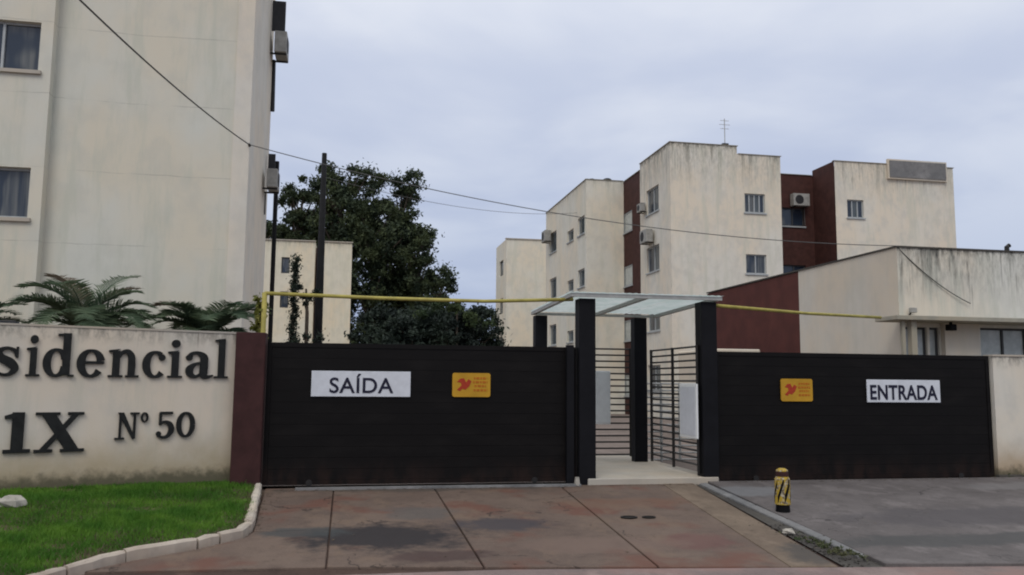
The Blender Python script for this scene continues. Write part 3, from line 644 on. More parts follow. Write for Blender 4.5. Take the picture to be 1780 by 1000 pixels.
# ------------------------------------------------------------------ bollard
bx_, by_ = 5.925, 11.0; bz = sl(by_)+.035
bo = empty('bollard', (bx_, by_, bz), 'short yellow bollard with black stripes on the grey driveway edge', 'bollard')
m = MB(); m.tube([(bx_, by_, bz-.02), (bx_, by_, bz+.10)], [.10, .09], 12); m.build('base', 'black', bo)
m = MB(); m.tube([(bx_, by_, bz+.10), (bx_, by_, bz+.44), (bx_, by_, bz+.47), (bx_, by_, bz+.56), (bx_, by_, bz+.585)], [.107, .103, .085, .08, .045], 14); m.build('body', 'byel', bo, smooth=False)
for k in range(7):
    m = MB(); n_ = 9; a0 = k*2*math.pi/7; z0 = bz+.115; hgt = .30 if k % 2 else .27; lw = .075+.02*(k % 3)
    L = [(a0+i/(n_-1)*.85*(1 if i < 5 else 1), z0+i/(n_-1)*hgt*(.8 if k % 2 else 1)) for i in range(n_)]
    rr_ = lambda z: .1085-.0042*(z-bz-.1)/.34
    vs = [(bx_+rr_(z)*math.cos(a), by_+rr_(z)*math.sin(a), min(z, bz+.435)) for a, z in L]+[(bx_+rr_(z)*math.cos(a), by_+rr_(z)*math.sin(a), min(z+lw, bz+.438)) for a, z in L]
    m.faces(vs, [(i, i+1, n_+i+1, n_+i) for i in range(n_-1)]); m.build('stripe', 'black', bo)
m = MB(); m.tube([(bx_, by_, bz+.478), (bx_, by_, bz+.545)], [.087, .0845], 14, cap=False); m.build('stripe', 'pillar', bo)

# ------------------------------------------------------------------ AC units
def ac_unit(P, n, label, s=1.0, hose=0):
    """condenser on brackets; P = wall point (bottom centre), n = outward normal"""
    r = empty('air_conditioner', P, label, 'air conditioner'); u = (-n[1], n[0]); w_, h, d = .78*s, .54*s, .30*s
    q = lambda a, o_, z: (P[0]+u[0]*a+n[0]*o_, P[1]+u[1]*a+n[1]*o_, P[2]+z)
    def b(a0, a1, o0, o1, z0, z1, nm, mt, bev=0):
        m = MB(); v = [q(a, o_, z) for z in (z0, z1) for o_ in (o0, o1) for a in (a0, a1)]; m.faces(v, [(0, 2, 3, 1), (4, 5, 7, 6), (0, 1, 5, 4), (2, 6, 7, 3), (0, 4, 6, 2), (1, 3, 7, 5)]); return m.build(nm, mt, r, bevel=bev)
    b(-w_/2, w_/2, .10, .10+d, .04, .04+h, 'casing', 'ac', .012)
    m = MB(); n_ = 14; R2 = h*.38; rg = [q(-.1*s+R2*math.cos(2*math.pi*k/n_), .104+d, .04+h/2+R2*math.sin(2*math.pi*k/n_)) for k in range(n_)]; r2 = [q(-.1*s+R2*.9*math.cos(2*math.pi*k/n_), .115+d, .04+h/2+R2*.9*math.sin(2*math.pi*k/n_)) for k in range(n_)]
    m.faces(rg+r2, [(k, (k+1) % n_, n_+(k+1) % n_, n_+k) for k in range(n_)]+[tuple(range(n_, 2*n_))]); m.build('fan_grille', 'acdark', r)
    for a in (-w_*.35, w_*.35):
        b(a-.02, a+.02, .005, .10+d, .0, .035, 'bracket', 'bar')
    if hose: m = MB(); m.tube([q(w_*.4, .03, 0), q(w_*.42, .03, -hose)], .02, 5); m.build('hose', 'wire', r)
    return r

# ------------------------------------------------------------------ apartment building on the left
bA = empty('apartment_building', (-7, 19, 0), 'big weathered grey beige apartment block filling the left of the view', 'building')
XA = -2.085; XJ = -5.69; YA = 17.0; YJ = 16.76; top = 12.6
m = MB()
facade(m, (XJ, YA), (1, 0), XA-XJ, -.1, top, [], n=(0, -1))
m.quad((XJ, YJ, -.1), (XJ, YA, -.1), (XJ, YA, top), (XJ, YJ, top))
whol = [(a, a+1.34, z, z+.95) for z in (1.76, 4.57, 7.38, 10.19) for a in (8.75-1.34-.22,)]
XL = XJ-8.75
facade(m, (XL, YJ), (1, 0), 8.75, -.1, top, whol+[(3.0, 4.45, z, z+.95) for z in (1.76, 4.57, 7.38, 10.19)], n=(0, -1))
m.quad((XL, YJ, -.1), (XL, 21, -.1), (XL, 21, top), (XL, YJ, top)); m.quad((XL, 21, -.1), (XA, 21, -.1), (XA, 21, top), (XL, 21, top)); m.quad((XL, YJ, top), (XA, YA, top), (XA, 21, top), (XL, 21, top))
m.build('wall', 'A', bA)
m = MB(); m.box(XA-.0, 17.0-.0, -.1, XA+.012, 17.001, top)
facade(m, (XA, 17.0), (0, 1), 4.0, -.1, top, [], n=(1, 0)); m.build('side_wall', 'Aw', bA)
m = MB(); m.box(XA-.30, 16.972, -.1, XA+.02, 17.002, top); m.build('corner_band', 'Aw', bA)
for h in whol+[(3.0, 4.45, z, z+.95) for z in (1.76, 4.57, 7.38, 10.19)]:
    window(bA, (XL, YJ), (1, 0), (0, -1), h, .18, 'frame', 'glassdark', 2, .045, 'step')
# open dark shutter and lower shutter on the far side wall
m = MB(); m.box(XA+.02, 20.2, 9.98, XA+.33, 20.26, 10.72); m.build('shutter', 'acdark', bA)
m = MB(); m.tube([(XA+.03, 20.9, 9.5), (XA+.05, 20.9, 8.2)], .05, 6); m.build('shutter', 'acdark', bA)
m = MB(); m.tube([(XA+.06, 19.6, 12.6), (XA+.06, 19.6, 11.3)], .03, 6); m.build('downpipe', 'acdark', bA)
ac_unit((XA, 20.5, 9.40), (1, 0), 'upper air conditioner on the side of the left grey building', .95, 0)
ac_unit((XA, 20.0, 6.00), (1, 0), 'lower air conditioner on the side of the left grey building', .8, .5)
m = MB(); m.box(XA-.25+.3, 20.4, 6.55, XA+.17+.04, 20.46, 7.0); m.build('shutter', 'acdark', bA)
m = MB(); m.tube([(-1.93, 21.5, 0), (-1.93, 21.5, 7.1)], .055, 8); m.build('mast', 'pole', base=(-1.93, 21.5, 0), label='thin dark mast beside the right edge of the left building', cat='pole')

# ------------------------------------------------------------------ guardhouse on the right
gh = empty('guardhouse', (14, 20, 0), 'low stained guardhouse with a flat awning behind the entrance gate', 'building')
XC, YC, ZC = 12.12, 17.0, 4.76
m = MB(); facade(m, (XC, YC), (0, 1), 4.3, -.05, ZC, [], n=(-1, 0)); m.build('side_wall', 'Cs', gh)
m = MB(); facade(m, (XC, YC+4.3), (0, 1), 6.1, -.05, ZC-.02, [], n=(-1, 0)); m.quad((XC, YC+10.4, -.05), (XC+14, YC+10.4, -.05), (XC+14, YC+10.4, ZC-.02), (XC, YC+10.4, ZC-.02)); m.build('red_wall', 'redC', gh)
m = MB(); HO = [(.08, .68, 1.35, 2.96), (.74, .99, 1.35, 2.96), (2.05, 3.30, 1.4, 2.98), (3.6, 5.0, 1.4, 2.98)]
facade(m, (XC, YC), (1, 0), 14, -.05, ZC, HO, depth=.14, n=(0, -1)); m.build('front_wall', 'Cf', gh)
m = MB(); m.quad((XC, YC, ZC), (XC+14, YC, ZC), (XC+14, YC+10.4, ZC-.02), (XC, YC+10.4, ZC-.02)); m.build('roof', 'step', gh)
m = MB(); m.box(XC-.03, YC-.03, ZC+.002, XC+14, YC+.15, ZC+.04); m.box(XC-.03, YC+.15, ZC+.002, XC+.15, YC+10.4, ZC+.04); m.build('parapet_cap', 'gutter', gh)
for i, h in enumerate(HO): window(gh, (XC, YC), (1, 0), (0, -1), h, .14, 'framed', ['glasspale', 'glasspale', 'glasspale', ['glassgrey', 'glasspale']][i], [1, 1, 2, 2][i], .05, False)
m = MB(); P = [(11.50, 3.08), (30, 3.08), (30, 3.17), (11.50, 3.17)]; m.box(11.50, 16.2, 3.05, 26, 16.998, 3.15); m.build('awning', 'slab', gh, bevel=.01)
m = MB(); m.box(11.94, 16.35, 0, 12.07, 16.5, 3.05); m.build('awning_post', 'slab', gh)
m = MB(); m.box(11.72, 16.35, 0, 11.79, 16.43, 3.05); m.build('awning_post', 'slab', gh)
m = MB(); m.box(13.15, 16.86, 1.2, 14.02, 16.998, 3.048); m.build('pilaster', 'Cs', gh)
fl = empty('floodlight', (12.35, 16.9, 3.3), 'small grey floodlight on the guardhouse wall above the awning', 'lamp')
m = MB(); m.box(12.30, 16.82, 3.27, 12.45, 16.92, 3.38); m.build('lamp_head', 'ac', fl, bevel=.01); m = MB(); m.tube([(12.37, 16.92, 3.3), (12.37, 16.995, 3.22)], .02, 6); m.build('bracket', 'bar', fl)
cmr = empty('security_lamp', (13.0, 16.4, 2.9), 'black box lamp hanging under the front edge of the guardhouse awning', 'lamp')
m = MB(); m.box(12.95, 16.42, 2.86, 13.12, 16.6, 3.0); m.build('housing', 'black', cmr, bevel=.015); m = MB(); m.box(13.01, 16.48, 3.0, 13.05, 16.54, 3.048); m.build('bracket', 'black', cmr)
m = MB(); m.tube([(15.35, 17.4, ZC), (15.35, 17.4, ZC+.20), (15.42, 17.4, ZC+.24)], .055, 8); m.build('roof_vent', 'bar', base=(15.35, 17.4, ZC), label='short dark vent pipe on the guardhouse roof at the right edge', cat='vent')
m = MB(); m.box(9.9, 22, 0, 11.3, 24.6, 2.62); 
m.build('utility_shed', 'Cs', base=(10.6, 23, 0), bevel=.03, label='low cream shed roof just above the entrance gate in front of the red wall', cat='shed')

# ------------------------------------------------------------------ central four storey block
def ph(c): return c
bB = empty('apartment_building', (20, 42, 0), 'cream and dark red four storey block behind the portal', 'building')
Y0 = 37.0; XS = 14.62; XE = 20.27; XR = 23.15; XR2 = 29.75; YB_ = 41.25; YR = 44.9
zsills = [.99, 3.92, 6.87, 9.82]
mc, mr = MB(), MB()
hF = [(3.75, 4.80, z, z+.93) for z in zsills]
facade(mc, (XS, Y0), (1, 0), 3.4, -.05, 13.04, [], n=(0, -1)); facade(mc, (XS+3.4, Y0), (1, 0), XE-XS-3.4, -.05, 12.66, [(a-3.4, b-3.4, c, d) for a, b, c, d in hF], n=(0, -1))
hS = [(1.55, 3.30, z+.28, z+1.55) for z in zsills]
facade(mc, (XS, Y0), (0, 1), YB_-Y0, -.05, 13.04, hS, n=(-1, 0))
mc.quad((XS, YB_, 12.7), (XS+3.4, YB_, 12.7), (XS+3.4, YB_, 13.04), (XS, YB_, 13.04)); mc.quad((XS+3.4, Y0, 12.66), (XS+3.4, YB_, 12.66), (XS+3.4, YB_, 13.04), (XS+3.4, Y0, 13.04))
facade(mc, (XE, Y0), (0, 1), 2.2, -.05, 12.66, [], n=(1, 0))
hR = [(.63, 1.52, z, z+.90) for z in zsills]
facade(mc, (XR, Y0), (1, 0), XR2-XR, -.05, 12.62, hR, n=(0, -1)); facade(mc, (XR2, Y0), (0, 1), 12, -.05, 12.62, [], n=(1, 0))
mc.build('wall', 'B', bB)
# red recesses
rS = [(.75, 1.45, z-.05, z+1.2) for z in zsills]
hRS = [(a_, b_, z, z+1.1) for z in zsills for a_, b_ in ((1.35, 2.9),)]
facade(mr, (XS+.02, YB_), (0, 1), YR-YB_, -.05, 12.72, hRS, n=(-1, 0)); mr.build('red_wall', 'red', bB); mr = MB(); facade(mr, (XE, Y0+2.0), (1, 0), XR-XE, -.05, 12.35, [(1.1, 2.35, z-.15, z+.80) for z in zsills], n=(0, -1))
mr.build('red_wall', 'red', bB); mr = MB(); facade(mr, (XR, Y0+.02), (0, 1), 2.0, -.05, 12.62, [], n=(-1, 0)); mr.build('red_wall', 'red', bB)
for h in hF: window(bB, (XS, Y0), (1, 0), (0, -1), h, .16, 'frame', ['glassdark', 'glassdark', 'glassgrey', 'glassdark'], 4 if h[2] > 9 else 2, .055)
for h in hS: window(bB, (XS, Y0), (0, 1), (-1, 0), h, .16, 'frame', ['glassgrey', 'glassdark'], 2, .06)
for h in hR: window(bB, (XR, Y0), (1, 0), (0, -1), h, .16, 'frame', ['glassdark', 'glassgrey', 'glassdark'], 3, .055)
for h in hRS: window(bB, (XS+.02, YB_), (0, 1), (-1, 0), h, .10, 'frame', 'glasspale', 1, .08)
for z in zsills: window(bB, (XE, Y0+2.0), (1, 0), (0, -1), (1.1, 2.35, z-.15, z+.80), .16, 'framed', 'glassdark', 2, .06)
# rear wing
hW = [(a, b, z+.05, z+c) for z in zsills for a, b, c in ((.35, 1.75, 1.05), (2.7, 4.1, .72), (6.8, 8.6, 1.35))]
XW = 12.5; YW = YR-.9
m = MB(); facade(m, (XW, YW), (1, 0), XS+.02-XW, -.05, 12.78, [], n=(0, -1)); facade(m, (XW, YW), (0, 1), 9.7, -.05, 12.78, hW, n=(-1, 0))
m.quad((XW, YW+9.7, -.05), (XR2, YW+9.7, -.05), (XR2, YW+9.7, 12.6), (XW, YW+9.7, 12.6)); m.build('wing_wall', 'B2', bB)
for h in hW: window(bB, (XW, YW), (0, 1), (-1, 0), h, .16, 'frame', 'glassgrey', 1, .08)
m = MB(); m.quad((XS+.05, Y0+.2, 12.4), (XE-.1, Y0+.2, 12.4), (XE-.1, YW+9.6, 12.4), (XS+.05, YW+9.6, 12.4)); m.quad((XE-.1, Y0+2.1, 12.3), (XR+.1, Y0+2.1, 12.3), (XR+.1, YW+9.6, 12.3), (XE-.1, YW+9.6, 12.3)); m.quad((XR+.1, Y0+.1, 12.4), (XR2-.1, Y0+.1, 12.4), (XR2-.1, YW+9.6, 12.4), (XR+.1, YW+9.6, 12.4)); m.quad((XW+.1, YW+.1, 12.5), (XS+.05, YW+.1, 12.5), (XS+.05, YW+9.6, 12.5), (XW+.1, YW+9.6, 12.5)); m.build('roof', 'step', bB)
m = MB(); t_ = .025
m.box(XS-.05, Y0-.05, 13.042, XS+3.45, Y0+.15, 13.042+t_); m.box(XS-.05, Y0+.15, 13.042, XS+.15, YB_, 13.042+t_); m.box(XS+3.45, Y0-.05, 12.662, XE+.05, Y0+.15, 12.662+t_); m.box(XR-.04, Y0-.05, 12.622, XR2+.05, Y0+.15, 12.622+t_); m.box(XE+.05, Y0+1.95, 12.352, XR-.05, Y0+2.15, 12.352+t_); m.box(XW-.05, YW-.05, 12.782, XS, YW+.15, 12.782+t_); m.box(XW-.05, YW+.15, 12.782, XW+.15, YW+9.7, 12.782+t_)
m.box(XS-.03, YB_+.01, 12.722, XS+.15, YR-.95, 12.722+t_)
m.build('parapet_cap', 'slab', bB)
m = MB(); m.box(26.0, 36.86, 11.86, 29.3, 36.995, 12.86); m.build('roof_box', 'Cs', bB); m = MB(); m.box(26.08, 36.82, 11.94, 29.22, 36.858, 12.78); m.build('roof_box_panel', 'kerbgrey', bB)
ac_unit((22.25, 39.0, 10.62), (0, -1), 'air conditioner in the dark red recess between the cream wings', 1.15, .9)
ac_unit((XS, 39.6, 8.55), (-1, 0), 'air conditioner above the lower side window of the cream tower', 1.2, .5)
ac_unit((XS, 40.5, 10.3), (-1, 0), 'air conditioner beside the upper side window of the cream tower', .8, .3)
ac_unit((XW, 52.4, 10.6), (-1, 0), 'air conditioner near the far end of the cream rear wing', 1.3, .3)
ac_unit((XR2, 38.0, 9.7), (1, 0), 'air conditioner on the far right side of the cream block', 1.0, .3)
an = empty('antenna', (17.6, 37.4, 13.05), 'thin rooftop antenna mast on the cream tower', 'antenna')
m = MB(); m.tube([(17.6, 37.4, 12.4), (17.6, 37.4, 14.5)], .022, 5); m.build('mast', 'steel', an)
for zz, wv in ((14.4, .22), (14.2, .28), (14.0, .22)): m = MB(); m.tube([(17.6-wv, 37.4, zz), (17.6+wv, 37.4, zz)], .012, 4); m.build('crossbar', 'steel', an)
m = MB(); m.box(17.45, 37.3, 12.4, 17.75, 37.6, 13.25); m.build('mount', 'bar', an)
def dish(x, y, z, label):
    r = empty('satellite_dish', (x, y, z), label, 'satellite dish', 'dishes on the rear wing roof'); m = MB(); m.tube([(x, y, z-.3), (x, y, z+.35)], .04, 6); m.build('stand', 'bar', r)
    m = MB(); n_ = 14; c = Vector((x, y-.08, z+.5)); ax = Vector((-.3, -.8, .45)).normalized(); a = ax.orthogonal().normalized(); b = ax.cross(a); vs = [tuple(c-ax*.12)]
    for rr, dd in ((.17, -.06), (.32, 0.02)): vs += [tuple(c+ax*dd+(a*math.cos(k*6.2832/n_)+b*math.sin(k*6.2832/n_))*rr) for k in range(n_)]
    m.faces(vs, [(0, 1+k, 1+(k+1) % n_) for k in range(n_)]+[(1+k, 1+(k+1) % n_, 1+n_+(k+1) % n_, 1+n_+k) for k in range(n_)]); m.build('reflector', 'acdark', r, smooth=True)
dish(13.5, 46.5, 12.70, 'left of two dark satellite dishes on the rear wing roof'); dish(14.35, 46.2, 12.70, 'right of two dark satellite dishes on the rear wing roof')

# ------------------------------------------------------------------ far blocks
def far_block(root, x0, x1, y0, y1, zt, mat, holesF=(), holesS=(), side='left', pane='glassgrey'):
    m = MB(); facade(m, (x0, y0), (1, 0), x1-x0, -.05, zt, list(holesF), n=(0, -1)); sx = x0 if side == 'left' else x1; n_ = (-1, 0) if side == 'left' else (1, 0)
    facade(m, (sx, y0), (0, 1), y1-y0, -.05, zt, list(holesS), n=n_); ox = x1 if side == 'left' else x0
    m.quad((ox, y0, -.05), (ox, y1, -.05), (ox, y1, zt), (ox, y0, zt)); m.quad((x0, y1, -.05), (x1, y1, -.05), (x1, y1, zt), (x0, y1, zt)); m.quad((x0, y0, zt), (x1, y0, zt), (x1, y1, zt), (x0, y1, zt)); m.build('wall', mat, root)
    for h in holesF: window(root, (x0, y0), (1, 0), (0, -1), h, .16, 'framed', pane, 1, .08, False)
    for h in holesS: window(root, (sx, y0), (0, 1), n_, h, .16, 'framed', pane, 1, .08, False)
bE = empty('apartment_building', (-3, 68, 0), 'distant cream block split by a dark gap, behind the exit gate and pole', 'building')
far_block(bE, -8.9, -2.75, 64, 74, 11.95, 'E', [(3.75, 4.35, z, z+1.2) for z in (6.95, 9.5)], (), 'right', 'glassdark')
far_block(bE, -2.06, -.05, 64, 74, 11.95, 'E', (), (), 'right')
m = MB(); m.box(-2.75, 65.5, 0, -2.06, 73, 11.7); m.build('recess_wall', 'pillar', bE)
m = MB(); m.box(-9.0, 63.9, 11.952, -2.72, 64.2, 12.02); m.box(-2.1, 63.9, 11.952, 0.0, 64.2, 12.02); m.build('parapet_cap', 'step', bE)
bD = empty('apartment_building', (14, 66, 0), 'farthest cream block at the left end of the right hand row', 'building')
far_block(bD, 11.38, 18, 62, 66.5, 12.4, 'B2', (), [(1.3, 2.9, z, z+1.2) for z in zsills], 'left')
m = MB(); m.box(11.3, 61.92, 12.402, 18, 62.2, 12.47); m.build('parapet_cap', 'step', bD)
ac_unit((11.38, 65.4, 6.2), (-1, 0), 'air conditioner on the side of the farthest cream block', 1.3)

# ------------------------------------------------------------------ pole and cables
m = MB(); m.tube([(-1.10, 30, 0), (-1.09, 30, 5), (-1.085, 30, 9.65)], [.155, .13, .085], 10); pole_ = m.build('utility_pole', 'pole', base=(-1.1, 30, 0), smooth=True, label='tall dark pole rising in front of the distant cream block', cat='pole')
def cable(name, A, B, sag, r, label, n_=26, cat='cable'):
    A, B = Vector(A), Vector(B); P = [A.lerp(B, k/n_)-Vector((0, 0, sag*4*(k/n_)*(1-k/n_))) for k in range(n_+1)]; m = MB(); m.tube(P, r, 5); return m.build(name, 'wire', base=tuple(A), label=label, cat=cat)
cable('cable', (-3.35, 9.0, 6.0), (-2.06, 16.90, 6.24), .12, .0125, 'dark cable crossing the face of the left building down to its corner')
cable('cable', (-2.06, 16.90, 6.24), (12.16, 16.96, 4.79), .45, .0095, 'thin overhead cable from the left building to the guardhouse roof')
m = MB(); m.tube([(-2.06, 16.97, 6.24), (-2.06, 16.86, 6.24)], [.03, .02], 6); m.build('cable_anchor', 'bar', bA)
cable('cable', (12.16, 17.0, 4.75), (13.9, 16.93, 3.52), .12, .012, 'thin grey cable drooping across the stained guardhouse front')
cable('cable', (-1.08, 30, 8.8), (12.5, 46, 11.3), .5, .010, 'thin far cable from the dark pole to the rear wing')

# ------------------------------------------------------------------ vegetation
def leaves(centres, rad, n_each, size, mat, name, parent, flat=.8, aspect=.45):
    cs = np.repeat(np.asarray(centres, float), n_each, 0); rr = np.repeat(np.asarray(rad, float), n_each)
    d = RNG.normal(size=cs.shape); d /= np.linalg.norm(d, axis=1)[:, None]; q = np.minimum(np.abs(RNG.normal(size=len(cs)))*.52, 1.5)
    p = cs+d*(q*rr)[:, None]*np.array([1, 1, flat]); n_ = len(p)
    a = RNG.normal(size=(n_, 3)); a /= np.linalg.norm(a, axis=1)[:, None]; b = np.cross(a, RNG.normal(size=(n_, 3))); b /= np.linalg.norm(b, axis=1)[:, None]
    s = size*(.6+.8*RNG.random(n_))[:, None]; a = a*s; b = b*s*aspect
    v = np.stack([p-a, p-b*.9+a*.1, p+a, p+b], 1).reshape(-1, 3)
    return rawmesh(name, v, 4, mat, parent)
def tree(x, y, H, R0, z0, label, seed, mat='euc', nclump=60, name='eucalyptus_tree', squash=1.0, n_each=300, leaf=.18, openness=.0, zb=.25, cat='tree'):
    rs = random.Random(seed); r = empty(name, (x, y, 0), label, cat, 'trees behind the distant block' if name == 'eucalyptus_tree' else None)
    lean = rs.uniform(-.4, .4); tp = [(x+lean*t*t, y, H*.82*t) for t in (0, .25, .5, .75, 1)]; m = MB(); m.tube(tp, [H*.022, H*.018, H*.013, H*.009, H*.004], 8); m.build('trunk', 'bark', r, smooth=True)
    cs, rd = [], []
    for k in range(nclump):
        t = rs.random(); zz = H*(zb+(1-zb)*t**.8); prof = math.sin(math.pi*min(1, .12+.88*(1-(t)**1.6)))**.6 if t > .05 else .5
        ph_ = rs.uniform(0, 6.283); q = R0*prof*(rs.random()**.5)*squash*(.75+.4*math.sin(ph_*3+seed)**2); cs.append((x+q*math.cos(ph_), y+q*math.sin(ph_), zz-.4)); rd.append(rs.uniform(.45, 1.3)*R0*.33)
        if rs.random() < .4:
            m = MB(); zt = max(H*.2, zz-H*.16); b0 = (x+lean*(zt/H)**2, y, zt); m.tube([b0, ((b0[0]+cs[-1][0])/2, (b0[1]+cs[-1][1])/2, (zt+zz)/2-.5), cs[-1]], [H*.006, H*.0045, H*.002], 5); m.build('limb', 'bark', r)
    leaves(cs, rd, n_each, leaf, mat, 'crown', r, .75); return r
tree(-5.3, 86, 22.3, 2.2, 0, 'slender eucalyptus at the left of the dark tree group', 1, nclump=60)
tree(-3.0, 90, 20.0, 3.4, 0, 'lower dark eucalyptus behind the pole', 2, nclump=70)
tree(-.9, 85, 23.6, 3.7, 0, 'tall broad eucalyptus just right of the pole, highest in the group', 3, nclump=130)
tree(4.7, 86, 23.6, 2.9, 0, 'tall airy eucalyptus forming the right peak of the tree group', 4, nclump=80)
tree(1.9, 84, 19.2, 4.2, 0, 'dense eucalyptus filling the dip between the two tall ones', 5, nclump=120)
tree(6.2, 83, 16.8, 2.9, 0, 'shorter eucalyptus stepping down at the right of the group', 6, nclump=80)
tree(8.3, 82, 12.4, 2.3, 0, 'smallest round eucalyptus at the right end of the group', 7, nclump=60, zb=.15)
tree(-9.0, 84, 17.2, 3.2, 0, 'eucalyptus partly hidden behind the left building edge', 8, nclump=70)
tree(-3.9, 87, 19.5, 3.0, 0, 'bushy eucalyptus between the slender one and the pole', 31, nclump=90)
tree(5.4, 88, 13.0, 4.2, 0, 'low spreading eucalyptus closing the foot of the tree group', 32, nclump=110, zb=.1)
tree(3.4, 89, 21.0, 2.6, 0, 'eucalyptus at the back between the two tall peaks', 33, nclump=80)
tree(-6.2, 88, 17.0, 4.0, 0, 'low dense eucalyptus filling behind the cream block', 9, nclump=110)
for i, (x, y, H_, R0, lab, sd) in enumerate([(2.0, 44, 5.6, 1.5, 'dark bushy tree directly right of the distant cream block', 21), (4.2, 45, 5.7, 2.0, 'dark bushy tree in the middle of the hedge row', 22), (6.15, 44, 5.8, 1.5, 'dark bushy tree at the right end of the hedge row', 23), (2.7, 41, 4.9, 1.3, 'lower dark shrub in front of the hedge row', 24), (4.7, 41, 5.2, 1.4, 'lower leafy shrub before the right half of the hedge row', 25)]):
    tree(x, y, H_, R0, 0, lab, sd, 'hedge', 150, 'hedge_tree', 1.2, 300, .105, zb=.02)
r = empty('shrub', (5.6, 40, 0), 'brighter green shrub top showing over the right part of the dark hedge', 'shrub')
leaves([(3.4+k*.42+random.gauss(0, .1), 40.2, 4.9+.45*math.sin(k*.7)+random.gauss(0, .08)) for k in range(8)], [.42]*8, 260, .09, 'hedgetop', 'crown', r, .7)
m = MB(); m.tube([(5.0, 40.2, 0), (5.0, 40.2, 5.0)], [.1, .04], 6); m.build('trunk', 'bark', r)
r = empty('columnar_tree', (-2.0, 30, 0), 'thin dark columnar tree left of the tall pole', 'tree')
m = MB(); m.tube([(-1.93, 30, 0), (-1.98, 30, 5.5)], [.09, .03], 6); m.build('trunk', 'bark', r); leaves([(-1.95+random.gauss(0, .03), 30, z) for z in np.arange(2.4, 5.95, .2)], [.22]*18, 190, .055, 'hedge', 'crown', r, 1.3)
r = empty('small_tree', (-1.5, 29, 0), 'small sparse tree between the columnar tree and the pole', 'tree')
m = MB(); m.tube([(-1.42, 29, 0), (-1.44, 29, 3.9), (-1.5, 29, 4.7)], [.08, .06, .03], 6); m.build('trunk', 'bark', r)
leaves([(-1.72, 29, 4.75), (-1.60, 29, 4.45), (-1.35, 29, 4.4), (-1.15, 29, 4.62), (-1.5, 29, 4.2), (-1.75, 29, 2.9), (-1.45, 29, 3.1), (-1.3, 29, 2.75), (-1.0, 29.3, 3.1), (-1.1, 29, 2.7), (-1.9, 29, 2.6), (-2.2, 29, 2.5)], [.17, .2, .2, .15, .16, .3, .25, .3, .3, .3, .3, .3], 130, .06, 'hedge', 'crown', r, .9)

def palm(x, y, z0, label, nf, L, seed, dry=()):
    rs = random.Random(seed); r = empty('palm', (x, y, 0), label, 'palm', 'palms behind the lettered wall')
    m = MB(); m.tube([(x, y, 0), (x, y, z0)], [.16, .12], 8); m.build('trunk', 'bark', r)
    for k in range(nf):
        az = 2*math.pi*k/nf+rs.uniform(-.25, .25); el0 = rs.uniform(.55, 1.5); LL = L*rs.uniform(.75, 1.1); n_ = 14; P = []; p = Vector((x, y, z0)); e = el0
        for i in range(n_+1):
            P.append(p.copy()); p = p+Vector((math.cos(az)*math.cos(e), math.sin(az)*math.cos(e), math.sin(e)))*(LL/n_); e -= (.075+.05*(i/n_))*(.9+.5*rs.random())
        m = MB(); m.tube(P, [.014-.009*i/n_ for i in range(n_+1)], 4)
        for i in range(2, n_*4+1):
            t = i/(n_*4); j = min(n_-1, int(t*n_)); q = P[j].lerp(P[j+1], t*n_-j); tan = (P[j+1]-P[j]).normalized(); sd = tan.cross(Vector((0, 0, 1))).normalized(); upv = sd.cross(tan)
            ll = L*.27*math.sin(math.pi*(.12+.8*t))**.7*rs.uniform(.85, 1.1)
            for sg in (-1, 1):
                d = (sd*sg*.85+tan*.62+upv*rs.uniform(.05, .32)).normalized(); wv = tan*.009; e1 = q+d*ll*.55; e2 = q+d*ll-Vector((0, 0, ll*.12)); m.poly([tuple(q-wv), tuple(q+wv), tuple(e1+wv*1.2), tuple(e2), tuple(e1-wv*1.2)])
        m.build('frond', 'palmdry' if k in dry else 'palm', r)
    return r
palm(-4.28, 15.0, 2.36, 'fuller green palm behind the lettered wall, left of centre', 30, 1.45, 3, (2, 12))
palm(-2.40, 14.9, 2.22, 'palm with some brown fronds behind the right end of the lettered wall', 28, 1.30, 5, (8, 10, 13))
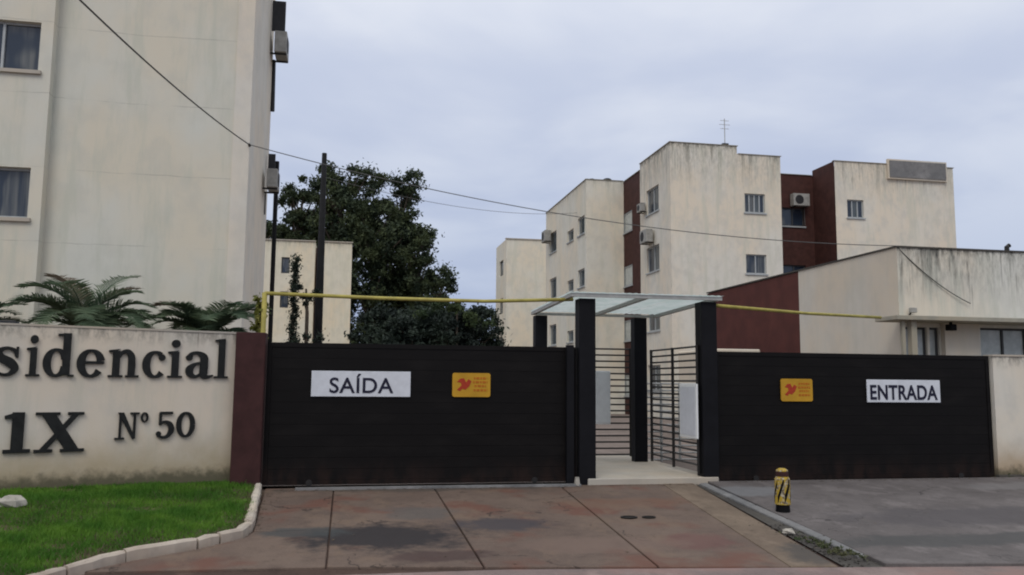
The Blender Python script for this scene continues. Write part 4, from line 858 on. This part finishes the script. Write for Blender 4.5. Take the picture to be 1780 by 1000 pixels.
palm(-6.0, 15.0, 2.25, 'palm cut by the left edge of the view', 18, 1.1, 8, ())
r = empty('climbing_plant', (-1.38, 13.98, 0), 'yellow green climbing plant round the yellow post', 'plant'); m = MB(); m.tube([(-1.45, 13.97, 0), (-1.40, 14.0, 2.9)], .015, 5); m.build('stem', 'bark', r)
leaves([(-1.42+random.gauss(0, .04), 14.0+random.gauss(0, .03), z) for z in np.arange(2.2, 3.0, .09)], [.12]*9, 60, .045, 'vine', 'foliage', r, 1)
leaves([(11.7+random.random()*2.6, 13.5, .0) for k in range(14)], [.08]*14, 60, .03, 'weed', 'weeds', None).name = 'weeds'
o = bpy.data.objects['weeds']; tagp(o, 'low weeds along the foot of the right boundary wall', 'weeds', kind='stuff')
o = leaves([(5.5+random.gauss(0, .1), random.uniform(8.5, 10.2), sl(9.3)+.01) for k in range(26)], [.07]*26, 34, .02, 'weed', 'weeds', None, .4); tagp(o, 'sparse dry weeds in the gutter between the driveways', 'weeds', kind='stuff')

rsl = random.Random(5); m = MB()
for i in range(520):
    t = rsl.random()
    if t < .45: x, y = rsl.uniform(-1.1, 6.0), 13.44-abs(rsl.gauss(0, .07))
    elif t < .7: x, y = rsl.uniform(6.2, 14), 13.42-abs(rsl.gauss(0, .08))
    elif t < .85: y = rsl.uniform(8.8, 13.3); x = -1.1-.02*(y-11)+abs(rsl.gauss(0, .10)) if y > 10.6 else 5.3+rsl.gauss(0, .2)
    else: x, y = rsl.uniform(-1, 13), rsl.uniform(8.8, 13.2)
    z = sl(y)+(.04 if x > 5.9 else .006); a = rsl.uniform(0, 6.28); L_ = rsl.uniform(.008, .03); w_ = L_*.5; dx, dy = math.cos(a), math.sin(a)
    m.quad((x-dx*L_, y-dy*L_, z), (x+dy*w_, y-dx*w_, z+.004), (x+dx*L_, y+dy*L_, z+.002+rsl.random()*.008), (x-dy*w_, y+dx*w_, z+.005))
m.build('leaf_litter', 'palmdry', base=(3, 12, 0), kind='stuff', label='scattered dry leaf bits on the driveways and along the gates', cat='leaf litter')
